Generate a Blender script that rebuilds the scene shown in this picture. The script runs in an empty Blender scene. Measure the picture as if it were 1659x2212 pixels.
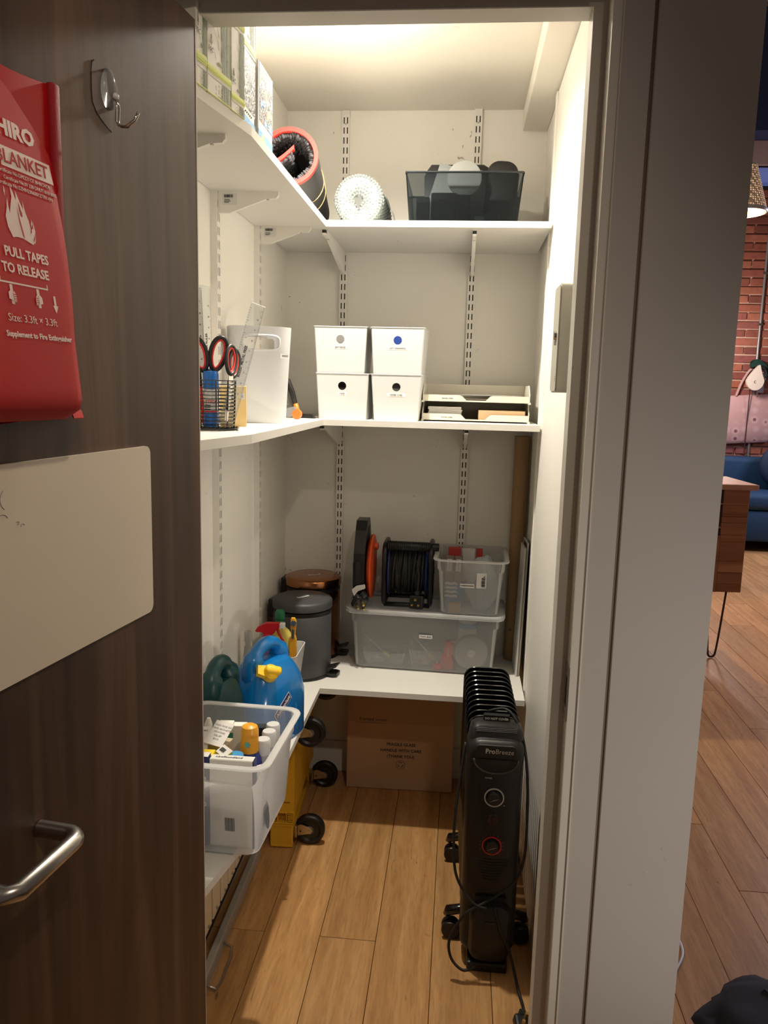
import bpy, bmesh, math, random
from mathutils import Vector, Matrix, Euler
random.seed(7)
PI = math.pi
SC = bpy.context.scene
COL = SC.collection

# ---------------------------------------------------------------- camera
HC = 1.45
_yaw, _pitch, _roll = [math.radians(a) for a in (5.3175, 8.9395, -1.4795)]
_f = Vector((-math.sin(_yaw) * math.cos(_pitch), math.cos(_yaw) * math.cos(_pitch), -math.sin(_pitch)))
_r = Vector((math.cos(_yaw), math.sin(_yaw), 0))
_d = _f.cross(_r)
_r2 = _r * math.cos(_roll) + _d * math.sin(_roll)
_d2 = -_r * math.sin(_roll) + _d * math.cos(_roll)
cam = bpy.data.cameras.new('camera')
camo = bpy.data.objects.new('camera', cam)
COL.objects.link(camo)
mw = Matrix.Identity(4)
for i in range(3):
    mw[i][0] = _r2[i]; mw[i][1] = -_d2[i]; mw[i][2] = -_f[i]
mw[2][3] = HC
camo.matrix_world = mw
cam.sensor_fit = 'VERTICAL'
cam.sensor_height = 36.0
cam.lens = 1700.0 / 2212.0 * 36.0
cam.clip_start = 0.02
SC.camera = camo

# ---------------------------------------------------------------- world, lights, exposure
SC.view_settings.view_transform = 'Standard'
SC.view_settings.look = 'None'
SC.view_settings.gamma = 1.0
SC.view_settings.use_curve_mapping = False
SC.view_settings.exposure = 0.0
w = bpy.data.worlds.new('world')
SC.world = w
w.use_nodes = True
w.node_tree.nodes['Background'].inputs[0].default_value = (1.0, 0.80, 0.66, 1)
w.node_tree.nodes['Background'].inputs[1].default_value = 0.085

def light(name, kind, loc, energy, color, rot=(0, 0, 0), **k):
    l = bpy.data.lights.new(name, kind)
    l.energy = energy; l.color = color
    for a, v in k.items(): setattr(l, a, v)
    o = bpy.data.objects.new(name, l)
    o.location = loc; o.rotation_euler = rot
    COL.objects.link(o)
    return o

WARM = (1.0, 0.91, 0.78)
CLOSET_W = 95.0
def aim(loc, tgt):
    return (Vector(tgt) - Vector(loc)).to_track_quat('-Z', 'Y').to_euler()
light('closet_lamp_light', 'SPOT', (-0.27, 2.085, 2.345), CLOSET_W, WARM, shadow_soft_size=0.024, spot_size=math.radians(152), spot_blend=1.0)
light('closet_lamp_glow', 'POINT', (-0.27, 2.085, 2.335), 2.6, WARM, shadow_soft_size=0.02)
_h = (0.45, -0.15, 2.80)
light('hall_lamp_light', 'SPOT', _h, 46.0, (1.0, 0.82, 0.66), rot=aim(_h, (-.46, .96, 1.42)), shadow_soft_size=0.03, spot_size=math.radians(64), spot_blend=1.0)
_h = (1.30, -0.10, 0.50)
light('hall_panel_fill', 'SPOT', _h, 55.0, (1.0, 0.90, 0.82), rot=aim(_h, (.52, 1.3, .80)), shadow_soft_size=0.10, spot_size=math.radians(58), spot_blend=1.0)  # added unseen fill spot, brightens the wall panel right of the door
_h = (4.6, 6.6, 2.3)
light('room_window_light', 'AREA', _h, 150.0, (0.76, 0.74, 1.0), rot=aim(_h, (1.6, 3.6, 0)), shape='RECTANGLE', size=1.4, size_y=1.4)
light('room_glare_fill', 'POINT', (2.25, 7.7, 1.95), 55.0, (1.0, .88, .84), shadow_soft_size=0.12)  # added unseen point light behind the wall corner, for the floor glare
_h = (1.5, 6.4, 2.9)
light('room_spot_light', 'SPOT', _h, 150.0, (1.0, 0.66, 0.38), rot=aim(_h, (1.75, 4.6, 0)), shadow_soft_size=0.04, spot_size=math.radians(58), spot_blend=0.7)

# ---------------------------------------------------------------- materials
def lin(c):
    c = c / 255.0
    return c / 12.92 if c <= 0.04045 else ((c + 0.055) / 1.055) ** 2.4
def C(r, g, b): return (lin(r), lin(g), lin(b), 1.0)
_mats = {}
def newmat(name):
    m = bpy.data.materials.new(name); m.use_nodes = True
    nt = m.node_tree
    return m, nt, nt.nodes['Principled BSDF'], nt.nodes['Material Output']
def noise(nt, scale, stretch=(1, 1, 1), detail=4, rough=.55, rnd=False, dist=0.0):
    tc = nt.nodes.new('ShaderNodeTexCoord')
    mp = nt.nodes.new('ShaderNodeMapping'); mp.inputs['Scale'].default_value = stretch
    src = tc.outputs['Object']
    if rnd:
        oi = nt.nodes.new('ShaderNodeObjectInfo')
        mu = nt.nodes.new('ShaderNodeVectorMath'); mu.operation = 'MULTIPLY_ADD'
        cv = nt.nodes.new('ShaderNodeCombineXYZ')
        for i in range(3): nt.links.new(oi.outputs['Random'], cv.inputs[i])
        mu.inputs[1].default_value = (37, 53, 29)
        nt.links.new(cv.outputs[0], mu.inputs[0]); nt.links.new(src, mu.inputs[2]); src = mu.outputs[0]
    nt.links.new(src, mp.inputs[0])
    n = nt.nodes.new('ShaderNodeTexNoise')
    n.inputs['Scale'].default_value = scale; n.inputs['Detail'].default_value = detail
    n.inputs['Roughness'].default_value = rough; n.inputs['Distortion'].default_value = dist
    nt.links.new(mp.outputs[0], n.inputs['Vector'])
    return n
def ramp(nt, src, stops, interp='LINEAR'):
    r = nt.nodes.new('ShaderNodeValToRGB'); r.color_ramp.interpolation = interp
    e = r.color_ramp.elements
    while len(e) < len(stops): e.new(0.5)
    for i, (p, c) in enumerate(stops):
        e[i].position = p; e[i].color = c if len(c) == 4 else (*c, 1)
    nt.links.new(src, r.inputs[0])
    return r
def mix(nt, fac, a, b, mode='MIX'):
    m = nt.nodes.new('ShaderNodeMix'); m.data_type = 'RGBA'; m.blend_type = mode
    for s, v in ((0, fac), (6, a), (7, b)):
        if hasattr(v, 'links') or hasattr(v, 'is_output'): nt.links.new(v, m.inputs[s])
        else: m.inputs[s].default_value = v
    return m.outputs[2]
def bump(nt, bs, src, strength, dist=.002):
    b = nt.nodes.new('ShaderNodeBump'); b.inputs['Strength'].default_value = strength; b.inputs['Distance'].default_value = dist
    nt.links.new(src, b.inputs['Height']); nt.links.new(b.outputs[0], bs.inputs['Normal'])
def M(name, col, rough=.5, metal=0.0, spec=.5, bmp=0, bs=120, var=0.0, vs=6, coat=0.0, emit=0, stretch=(1, 1, 1)):
    if name in _mats: return _mats[name]
    m, nt, b, out = newmat(name)
    b.inputs['Base Color'].default_value = col; b.inputs['Roughness'].default_value = rough
    b.inputs['Metallic'].default_value = metal; b.inputs['Specular IOR Level'].default_value = spec
    b.inputs['Coat Weight'].default_value = coat
    if var:
        n = noise(nt, vs, stretch)
        dk = tuple(x * (1 - var) for x in col[:3]); lt = tuple(min(1, x * (1 + var)) for x in col[:3])
        r = ramp(nt, n.outputs[0], [(.3, dk), (.7, lt)])
        nt.links.new(r.outputs[0], b.inputs['Base Color'])
    if bmp:
        n2 = noise(nt, bs, stretch); bump(nt, b, n2.outputs[0], bmp)
    if emit:
        b.inputs['Emission Color'].default_value = col; b.inputs['Emission Strength'].default_value = emit
    _mats[name] = m
    return m
def paint(name, col, scuff=.5, rough=.55):
    m, nt, b, out = newmat(name)
    b.inputs['Roughness'].default_value = rough; b.inputs['Specular IOR Level'].default_value = .3
    n = noise(nt, 3.0, detail=3)
    r = ramp(nt, n.outputs[0], [(.3, tuple(x * .96 for x in col[:3])), (.7, col[:3])])
    s = noise(nt, 16, (1, 1, 1), detail=2, dist=2.5)
    s2 = noise(nt, 4.5, detail=1)
    a = ramp(nt, s.outputs[0], [(.715, (0, 0, 0)), (.74, (1, 1, 1))])
    bb = ramp(nt, s2.outputs[0], [(.55, (0, 0, 0)), (.62, (scuff, scuff, scuff))])
    k = mix(nt, 1.0, a.outputs[0], bb.outputs[0], 'MULTIPLY')
    c = mix(nt, k, r.outputs[0], (.16, .14, .12, 1))
    nt.links.new(c, b.inputs['Base Color'])
    n3 = noise(nt, 160, detail=2); bump(nt, b, n3.outputs[0], .06, .001)
    _mats[name] = m
    return m
def clear(name, tint, cover, rough=.12, spec=.5, trans=None):
    """thin translucent plastic: part see-through, part milky"""
    m, nt, b, out = newmat(name)
    b.inputs['Base Color'].default_value = tint; b.inputs['Roughness'].default_value = rough
    b.inputs['Specular IOR Level'].default_value = spec
    t = nt.nodes.new('ShaderNodeBsdfTransparent')
    t.inputs[0].default_value = tuple(min(1, .25 + .75 * x) for x in tint[:3]) + (1,) if cover < .6 else tint
    if trans: t.inputs[0].default_value = (*trans, 1)
    tl = nt.nodes.new('ShaderNodeBsdfTranslucent'); tl.inputs[0].default_value = tint
    m1 = nt.nodes.new('ShaderNodeMixShader'); m1.inputs[0].default_value = .35
    nt.links.new(b.outputs[0], m1.inputs[1]); nt.links.new(tl.outputs[0], m1.inputs[2])
    fr = nt.nodes.new('ShaderNodeFresnel'); fr.inputs[0].default_value = 1.3
    mx = nt.nodes.new('ShaderNodeMath'); mx.operation = 'MAXIMUM'; mx.inputs[1].default_value = cover
    nt.links.new(fr.outputs[0], mx.inputs[0])
    m2 = nt.nodes.new('ShaderNodeMixShader')
    nt.links.new(mx.outputs[0], m2.inputs[0]); nt.links.new(t.outputs[0], m2.inputs[1]); nt.links.new(m1.outputs[0], m2.inputs[2])
    nt.links.new(m2.outputs[0], out.inputs[0])
    _mats[name] = m
    return m
def wood(name, dark, midc, light_, axis, rough=.45, freq=14, rnd=False, spots=0.0, bmp=.08, lo2=.72, hi2=1.12):
    m, nt, b, out = newmat(name)
    st = [1, 1, 1]; st['xyz'.index(axis)] = .06
    n = noise(nt, freq, tuple(st), detail=6, rough=.6, rnd=rnd, dist=1.2)
    n2 = noise(nt, freq * .28, tuple([1, 1, 1] if i != 'xyz'.index(axis) else .12 for i in range(3)) if False else tuple((.12 if i == 'xyz'.index(axis) else 1) for i in range(3)), detail=3, rnd=rnd, dist=2.0)
    r = ramp(nt, n.outputs[0], [(.28, dark), (.52, midc), (.74, light_)])
    r2 = ramp(nt, n2.outputs[0], [(.3, (lo2,) * 3), (.7, (hi2,) * 3)])
    c = mix(nt, 1.0, r.outputs[0], r2.outputs[0], 'MULTIPLY')
    if rnd:
        oi = nt.nodes.new('ShaderNodeObjectInfo')
        r3 = ramp(nt, oi.outputs['Random'], [(0, (.86, .85, .84)), (1, (1.08, 1.08, 1.08))])
        c = mix(nt, 1.0, c, r3.outputs[0], 'MULTIPLY')
    if spots:
        s = noise(nt, 26, tuple((.35 if i == 'xyz'.index(axis) else 1) for i in range(3)), detail=3, rnd=rnd, dist=1.5)
        rs = ramp(nt, s.outputs[0], [(.685, (0, 0, 0)), (.76, (spots, spots, spots))])
        c = mix(nt, rs.outputs[0], c, tuple(x * .35 for x in dark[:3]) + (1,))
        g = noise(nt, 150, tuple((.10 if i == 'xyz'.index(axis) else 1) for i in range(3)), detail=2, rnd=rnd)
        rg = ramp(nt, g.outputs[0], [(.36, (.88, .87, .86)), (.55, (1.03, 1.03, 1.03))])
        c = mix(nt, 1.0, c, rg.outputs[0], 'MULTIPLY')
        k1 = noise(nt, 9, tuple((.5 if i == 'xyz'.index(axis) else 1) for i in range(3)), detail=5, rnd=rnd, dist=3.0)
        rk = ramp(nt, k1.outputs[0], [(.70, (0, 0, 0)), (.80, (.55, .55, .55))])
        c = mix(nt, rk.outputs[0], c, tuple(x * .45 for x in dark[:3]) + (1,))
    nt.links.new(c, b.inputs['Base Color'])
    b.inputs['Roughness'].default_value = rough; b.inputs['Specular IOR Level'].default_value = .35
    bump(nt, b, n.outputs[0], bmp, .001)
    _mats[name] = m
    return m

WHITE = paint('white_wall_paint', C(242, 239, 231), .6)
SHELFM = paint('white_shelf_laminate', C(226, 224, 217), .45, .4)
CEIL = paint('white_ceiling_paint', C(240, 236, 225), .2)
TAUPE = paint('taupe_wall_paint', C(182, 177, 170), .25)
FRAMEM = paint('cream_frame_paint', C(208, 202, 190), .35, .4)
GREYP = paint('grey_cream_frame_paint', C(208, 204, 194), .35, .4)
METALW = M('white_powder_metal', C(236, 233, 226), .35, spec=.5)
WPLA = M('white_plastic', C(212, 213, 213), .38, var=.02)
CREAM = M('cream_tray_plastic', C(222, 217, 200), .4)
BLACK = M('black_plastic', C(22, 22, 23), .38)
BLACKG = M('black_gloss', C(10, 10, 11), .16, coat=.3)
BLACKM = M('black_matte', C(26, 25, 24), .7)
RUBBER = M('black_rubber', C(20, 20, 20), .6)
STEEL = M('brushed_steel', C(190, 186, 180), .28, metal=1)
CHROME = M('chrome', C(215, 213, 208), .1, metal=1)
ZINC = M('zinc_plated_steel', C(200, 186, 150), .35, metal=.9)
PAPER = M('white_paper', C(222, 221, 217), .7)
PRINTK = M('black_print', C(38, 36, 36), .6)
PRINTG = M('grey_print', C(150, 148, 145), .6)
CARD = M('brown_cardboard', C(164, 132, 94), .8, var=.07, vs=9, bmp=.05, bs=200)
KRAFT = M('kraft_paper', C(196, 164, 124), .75, var=.05, vs=12)
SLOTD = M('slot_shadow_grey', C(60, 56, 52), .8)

# ---------------------------------------------------------------- geometry helpers
class B:
    def __init__(s): s.bm = bmesh.new()
    def box(s, x0, x1, y0, y1, z0, z1, bev=0, seg=2, mat=None):
        g = bmesh.ops.create_cube(s.bm, size=1.0)['verts']
        for v in g:
            v.co = Vector(((x0 + x1) / 2 + v.co.x * (x1 - x0), (y0 + y1) / 2 + v.co.y * (y1 - y0), (z0 + z1) / 2 + v.co.z * (z1 - z0)))
        if bev:
            es = list({e for v in g for e in v.link_edges})
            r = bmesh.ops.bevel(s.bm, geom=es, offset=bev, segments=seg, affect='EDGES', profile=.5)
            g = [f for f in r['verts']]
        if mat is not None:
            for v in g:
                v.co = mat @ v.co
        return s
    def prism(s, pts, a, b, axis='z', mat=None):
        """extrude a 2D polygon (list of pairs) along an axis from a to b"""
        def P(p, t):
            if axis == 'z': return Vector((p[0], p[1], t))
            if axis == 'y': return Vector((p[0], t, p[1]))
            return Vector((t, p[0], p[1]))
        lo = [s.bm.verts.new(P(p, a)) for p in pts]; hi = [s.bm.verts.new(P(p, b)) for p in pts]
        n = len(pts)
        fs = [s.bm.faces.new(lo[::-1]), s.bm.faces.new(hi)]
        for i in range(n):
            fs.append(s.bm.faces.new((lo[i], lo[(i + 1) % n], hi[(i + 1) % n], hi[i])))
        if mat is not None:
            for v in lo + hi: v.co = mat @ v.co
        return s
    def loft(s, loops, cap=True, closed=True):
        """join loops of equally many points"""
        vs = [[s.bm.verts.new(Vector(p)) for p in lp] for lp in loops]
        n = len(vs[0])
        for a, b in zip(vs, vs[1:]):
            for i in range(n if closed else n - 1):
                j = (i + 1) % n
                s.bm.faces.new((a[i], a[j], b[j], b[i]))
        if cap:
            s.bm.faces.new(vs[0][::-1]); s.bm.faces.new(vs[-1])
        return s
    def lathe(s, prof, c=(0, 0, 0), seg=28, axis='z', cap=True):
        loops = []
        for r, h in prof:
            lp = []
            for k in range(seg):
                a = 2 * PI * k / seg
                x, y = r * math.cos(a), r * math.sin(a)
                if axis == 'z': p = (c[0] + x, c[1] + y, c[2] + h)
                elif axis == 'y': p = (c[0] + x, c[1] + h, c[2] - y)
                else: p = (c[0] + h, c[1] + x, c[2] + y)
                lp.append(p)
            loops.append(lp)
        return s.loft(loops, cap)
    def tube(s, pts, r, seg=8, cap=True, closed=False):
        pts = [Vector(p) for p in pts]
        loops = []; n = len(pts); up = None
        for i, p in enumerate(pts):
            if closed: t = pts[(i + 1) % n] - pts[i - 1]
            else: t = (pts[min(i + 1, n - 1)] - pts[max(i - 1, 0)])
            t.normalize()
            if up is None:
                up = Vector((0, 0, 1)) if abs(t.z) < .9 else Vector((1, 0, 0))
            a = (up - t * up.dot(t)).normalized(); up = a
            b = t.cross(a)
            rr = r[i] if isinstance(r, (list, tuple)) else r
            loops.append([p + a * (rr * math.cos(2 * PI * k / seg)) + b * (rr * math.sin(2 * PI * k / seg)) for k in range(seg)])
        if closed:
            loops.append(loops[0]); cap = False
            vs = [[s.bm.verts.new(q) for q in lp] for lp in loops[:-1]]
            m = len(vs)
            for i in range(m):
                A, Bq = vs[i], vs[(i + 1) % m]
                for k in range(seg):
                    j = (k + 1) % seg
                    s.bm.faces.new((A[k], A[j], Bq[j], Bq[k]))
            return s
        return s.loft(loops, cap)
    def cyl(s, p0, p1, r0, r1=None, seg=20):
        return s.tube([p0, p1], [r0, r0 if r1 is None else r1], seg)
    def ball(s, c, r, u=14, v=10, sc=(1, 1, 1)):
        g = bmesh.ops.create_uvsphere(s.bm, u_segments=u, v_segments=v, radius=r)['verts']
        for q in g: q.co = Vector((c[0] + q.co.x * sc[0], c[1] + q.co.y * sc[1], c[2] + q.co.z * sc[2]))
        return s
    def ico(s, c, r, sc=(1, 1, 1), sub=1, rot=None):
        g = bmesh.ops.create_icosphere(s.bm, subdivisions=sub, radius=r)['verts']
        for q in g:
            p = Vector((q.co.x * sc[0], q.co.y * sc[1], q.co.z * sc[2]))
            if rot is not None: p = rot @ p
            q.co = Vector(c) + p
        return s
    def quad(s, a, b, c, d):
        s.bm.faces.new([s.bm.verts.new(Vector(p)) for p in (a, b, c, d)]); return s
    def poly(s, pts):
        s.bm.faces.new([s.bm.verts.new(Vector(p)) for p in pts]); return s
    def grid(s, fn, nu, nv):
        vs = [[s.bm.verts.new(Vector(fn(i / nu, j / nv))) for i in range(nu + 1)] for j in range(nv + 1)]
        for j in range(nv):
            for i in range(nu):
                s.bm.faces.new((vs[j][i], vs[j][i + 1], vs[j + 1][i + 1], vs[j + 1][i]))
        return s
    def xf(s, m):
        bmesh.ops.transform(s.bm, matrix=m, verts=s.bm.verts[:]); return s
    def make(s, name, mat, parent=None, loc=(0, 0, 0), rot=(0, 0, 0), smooth=False, kind=None):
        bmesh.ops.recalc_face_normals(s.bm, faces=s.bm.faces[:])
        me = bpy.data.meshes.new(name)
        s.bm.to_mesh(me); s.bm.free()
        if smooth:
            for p in me.polygons: p.use_smooth = True
            if smooth is not True:
                me.set_sharp_from_angle(angle=math.radians(smooth))
        me.materials.append(mat)
        o = bpy.data.objects.new(name, me)
        COL.objects.link(o)
        o.location = loc; o.rotation_euler = rot
        if parent is not None: o.parent = parent
        if kind: o['kind'] = kind
        return o
def rr(w, h, r, n=5, cx=0, cy=0):
    """rounded rectangle outline"""
    pts = []
    for (sx, sy, a0) in ((1, 1, 0), (-1, 1, PI / 2), (-1, -1, PI), (1, -1, 3 * PI / 2)):
        for k in range(n + 1):
            a = a0 + PI / 2 * k / n
            pts.append((cx + sx * (w / 2 - r) + r * math.cos(a), cy + sy * (h / 2 - r) + r * math.sin(a)))
    return pts
def thing(name, label, cat, loc=(0, 0, 0), rotz=0, group=None, rot=None):
    o = bpy.data.objects.new(name, None); COL.objects.link(o)
    o.empty_display_size = .05
    o.location = loc; o.rotation_euler = rot if rot else (0, 0, rotz)
    o['label'] = label; o['category'] = cat
    if group: o['group'] = group
    return o
def tag(o, label, cat, group=None):
    o['label'] = label; o['category'] = cat
    if group: o['group'] = group
    return o
def struct(o):
    o['kind'] = 'structure'; return o
FRONT = (PI / 2, 0, 0)               # text that faces -y
def text(parent, s, size, mat, loc, rot=FRONT, align='CENTER', bold=0.0, sx=1.0, ext=.0002, name='lettering', mtx=None, shear=0):
    c = bpy.data.curves.new(name, 'FONT')
    c.body = s; c.size = size; c.align_x = align; c.align_y = 'CENTER'
    c.extrude = ext; c.offset = bold * size; c.resolution_u = 2; c.shear = shear
    t = bpy.data.objects.new(name, c); COL.objects.link(t)
    dg = bpy.context.evaluated_depsgraph_get()
    me = bpy.data.meshes.new_from_object(t.evaluated_get(dg))
    bpy.data.objects.remove(t); bpy.data.curves.remove(c)
    for v in me.vertices: v.co.x *= sx
    me.name = name; me.materials.clear(); me.materials.append(mat)
    o = bpy.data.objects.new(name, me); COL.objects.link(o)
    if mtx is not None: o.matrix_local = mtx
    else:
        o.location = loc; o.rotation_euler = rot
    if parent is not None: o.parent = parent
    return o
def sticker(parent, w, h, loc, rot=FRONT, mat=None, name='label_sticker', t=.0004):
    return B().box(-w / 2, w / 2, -h / 2, h / 2, -t, 0).make(name, mat or PAPER, parent, loc, rot)
def barcode(parent, w, h, loc, rot=FRONT, n=9, mat=None, name='barcode'):
    b = B(); x = -w / 2; rnd = random.Random(n)
    while x < w / 2:
        t = rnd.choice((.03, .05, .09)) * w
        b.box(x, min(w / 2, x + t), -h / 2, h / 2, 0, .0003); x += t + rnd.choice((.03, .05)) * w
    o = b.make(name, mat or PRINTK, parent, loc, rot); o['kind'] = 'stuff'
    return o
def copy_tree(o, parent=None):
    c = o.copy(); COL.objects.link(c)
    if parent is not None: c.parent = parent
    for ch in list(o.children): copy_tree(ch, c)
    return c
# ================================================================ the setting
XL, XR, YB, ZC = -0.625, 0.250, 2.810, 2.372
OAK = wood('oak_plank', C(172, 126, 77), C(191, 146, 94), C(208, 164, 111), 'y', .38, 22, True, .8, .08, .86, 1.06)
flo = struct(B().box(-2.2, 5.2, -1.2, 8.7, -.06, -.022).make('floor', M('dark_subfloor', C(40, 28, 20), .9)))
_pm = {}
def plank(x, y0, L):
    k = round(L, 2)
    if k not in _pm:
        b = B(); b.box(-.0743, .0743, 0, L - .0018, -.022, 0, .0008, 1)
        o = b.make('plank', OAK, flo); _pm[k] = o.data
    else:
        o = bpy.data.objects.new('plank', _pm[k]); COL.objects.link(o); o.parent = flo
    o.location = (x, y0, 0)
row = 0
ends = {-0.393: 3.2, -0.243: 1.88, -0.093: 3.1, 0.057: 3.3, 0.207: 2.9, -0.543: 1.88}
xx = -0.843
while xx < 4.4:
    key = min(ends, key=lambda k: abs(k - xx))
    r_ = random.Random(int(xx * 100))
    lo = -0.3 if xx < 0.9 else 0.9
    cut = ends[key] if abs(key - xx) < .02 else lo + r_.uniform(.5, 1.6)
    ys = [lo, cut]
    while ys[-1] < 8.6: ys.append(min(8.6, ys[-1] + r_.choice((1.2, 1.5, 1.8, 2.1))))
    for a, b_ in zip(ys, ys[1:]):
        if b_ - a > .05 and not (xx < .5 and a > 3.0): plank(xx, a, b_ - a)
    xx += .15

def wallbox(name, x0, x1, y0, y1, z0, z1, m, parent=None):
    o = B().box(x0, x1, y0, y1, z0, z1).make(name, m, parent)
    return struct(o) if parent is None else o
wallbox('wall_back', XL - .1, .423, YB, YB + .1, -.02, 2.6, WHITE)
wallbox('wall_left', XL - .1, XL, 1.33, YB, -.02, 2.6, WHITE)
wallbox('ceiling', XL - .1, .423, 1.33, YB + .1, ZC, ZC + .1, CEIL)
# right wall: thick block, with a slightly proud front panel and a bead where it steps back
wr = struct(B().box(XR, .421, 1.40, YB, -.02, 2.6).make('wall_right', WHITE))
B().box(XR - .008, XR, 1.405, 2.44, 0, 2.30, .002, 1).make('wall_panel', WHITE, wr)
B().box(XR - .012, XR, 2.44, 2.475, .5, 2.302, .002, 1).make('corner_bead', WHITE, wr)
# boxed-in soffit along the top of the right wall
struct(B().box(.168, XR, 1.405, YB, 2.306, ZC, .002, 1).make('trim_1', CEIL))
# baseboard at the back
struct(B().box(XL, XR, YB - .016, YB, 0, .118, .003, 2).make('baseboard_back', M('white_gloss_skirting', C(226, 224, 216), .35)))
struct(B().box(XL, XL + .014, 1.42, YB - .016, 0, .118, .003, 2).make('baseboard_left', _mats['white_gloss_skirting']))
# front wall around the door: head, left part, panelled right part
wf = struct(B().box(-2.2, .423, 1.31, 1.33, 2.064, 2.75).box(-2.2, -.52, 1.31, 1.33, -.02, 2.055).make('wall_front', TAUPE))
pc = B().prism([(.2200, 1.400), (.2200, 1.300), (.263, 1.300), (.263, 1.400)], 0, 2.75).make('wall_panel', TAUPE, wf)
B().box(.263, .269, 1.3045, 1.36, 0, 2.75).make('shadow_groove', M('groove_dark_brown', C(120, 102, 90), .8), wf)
B().box(.269, .423, 1.300, 1.40, 0, 2.75, .0015, 1).make('wall_panel', TAUPE, wf)
# door lining (frame): rebated jamb on the right, head on top, hinge jamb hidden on the left
df = struct(B().prism([(.2176, 1.306), (.2176, 1.300), (.2026, 1.300), (.2026, 1.345), (.180, 1.345), (.180, 1.393), (.2176, 1.393)], 0, 2.075).make('trim_2', GREYP))
B().box(.2168, .2200, 1.2965, 1.306, 0, 2.75, .0014, 2).make('architrave_bead', FRAMEM, df)
struct(B().prism([(1.300, 2.064), (1.345, 2.064), (1.345, 2.0396), (1.393, 2.0396), (1.393, 2.085), (1.300, 2.085)], -.52, .180, 'x').make('trim_3', GREYP))
struct(B().box(-.52, -.478, 1.302, 1.33, 0, 2.02).make('trim_4', FRAMEM))
st = thing('strike_plate', 'steel strike plate let into the cream door jamb', 'strike plate', (.2022, 1.324, .941))
b = B()
for (y0, y1, z0, z1) in ((-.019, .019, .026, .048), (-.019, .019, -.048, -.026), (-.019, -.009, -.026, .026), (.009, .019, -.026, .026)):
    b.box(-.0012, .0004, y0, y1, z0, z1)
b.make('plate', STEEL, st)
B().box(-.0002, .0004, -.009, .009, -.026, .026).make('latch_hole', M('latch_hole_dark', C(46, 36, 30), .8), st)
for z in (.037, -.037): B().cyl((-.0018, 0, z), (0, 0, z), .0035, seg=10).make('screw', STEEL, st)

# ---------------------------------------------------------------- door leaf (open, hinged on the left)
WAL = wood('dark_walnut_veneer', C(58, 38, 27), C(82, 57, 43), C(108, 80, 62), 'z', .5, 15, False, 0, .03)
HX, HY = -0.438, 1.300
DROT = math.atan2(-.992, -.126)
dl = struct(B().box(0.0, .626, -.042, 0, .008, 2.012).make('door_1', WAL, None, (HX, HY, 0), (0, 0, DROT)))
B().box(-.0028, 0, -.042, .0004, .008, 2.012).make('edge_lipping', M('pale_edge_lipping', C(196, 186, 172), .5), dl)
lh = B()
zh = .905
pts = [(.452, .001, zh), (.452, .040, zh)]
for k in range(1, 7):
    a = PI / 2 * k / 6
    pts.append((.452 + .018 - .018 * math.cos(a), .040 + .018 * math.sin(a), zh))
pts += [(.50, .058, zh), (.565, .058, zh), (.575, .05, zh), (.575, .001, zh)]
lh.tube(pts, .0105, 16)
lvo = lh.make('lever_handle', STEEL, dl, smooth=50)
B().cyl((.575, 0, zh), (.575, .007, zh), .026, seg=28).make('rose', STEEL, lvo)
# ================================================================ shelving
SF, SX = 2.370, -0.412              # front edge of the back shelves, inner edge of the left shelves
ZT, ZM, ZL = 1.930, 1.352, 0.497    # shelf tops
def shelf(z, t, label):
    pts = [(XL + .002, 1.334), (-.4492, 1.334), (SX, 1.54), (SX, SF), (.236, SF), (.236, YB - .002), (XL + .002, YB - .002)]
    o = B().prism(pts, z - t, z).make('shelf_board', SHELFM)
    return tag(o, label, 'shelf', 'L-shaped white closet shelves')
shelf(ZT, .018, 'white L-shaped shelf board at the top, carrying doormat roll and bubble wrap')
shelf(ZM, .018, 'white L-shaped shelf board in the middle, carrying four lidless white boxes')
shelf(ZL, .018, 'white L-shaped shelf board lowest down, carrying pedal bins and clear tubs')

def upright(label, loc, rotz, z0, z1, dep, wd=.0255):
    """twin-slot shelving upright standing against a wall; local -y faces the room"""
    t = thing('shelf_upright', label, 'shelf upright', (loc[0], loc[1], z0), rotz, 'twin-slot shelving uprights')
    b = B(); H = z1 - z0; h = wd / 2
    xs = [-h, -.0075, -.0038, .0038, .0075, h]
    n = int((H - .02) / .032); z = H - .010 - n * .032
    def strip(a, c, za, zb): b.quad((a, -dep, za), (c, -dep, za), (c, -dep, zb), (a, -dep, zb))
    strip(-h, h, 0, z)
    for k in range(n):
        for i in (0, 2, 4): strip(xs[i], xs[i + 1], z, z + .020)
        strip(-h, h, z + .020, z + .032); z += .032
    strip(-h, h, z, H)
    b.quad((-h, -dep, 0), (-h, 0, 0), (-h, 0, H), (-h, -dep, H)); b.quad((h, -dep, 0), (h, 0, 0), (h, 0, H), (h, -dep, H))
    b.quad((-h, -dep, H), (h, -dep, H), (h, 0, H), (-h, 0, H)); b.quad((-h, -dep, 0), (h, -dep, 0), (h, 0, 0), (-h, 0, 0))
    b.make('channel', METALW, t)
    B().box(-h + .001, h - .001, -.002, -.0005, .002, H - .002).make('slot_shade', SLOTD, t)  # dark strip behind the slots, shade inside the channel put into its colour
    for z in (H - .043, H * .52 // .032 * .032 + .0215, ):
        B().cyl((0, -dep - .0012, z), (0, -dep, z), .0032, seg=10).make('screw', STEEL, t)
    return t
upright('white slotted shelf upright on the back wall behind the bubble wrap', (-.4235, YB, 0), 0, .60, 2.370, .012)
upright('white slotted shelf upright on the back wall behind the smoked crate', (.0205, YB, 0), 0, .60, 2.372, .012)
upright('white slotted shelf upright on the left wall nearest the door', (XL, 1.965, 0), PI / 2, .52, 2.30, .017)
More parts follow.
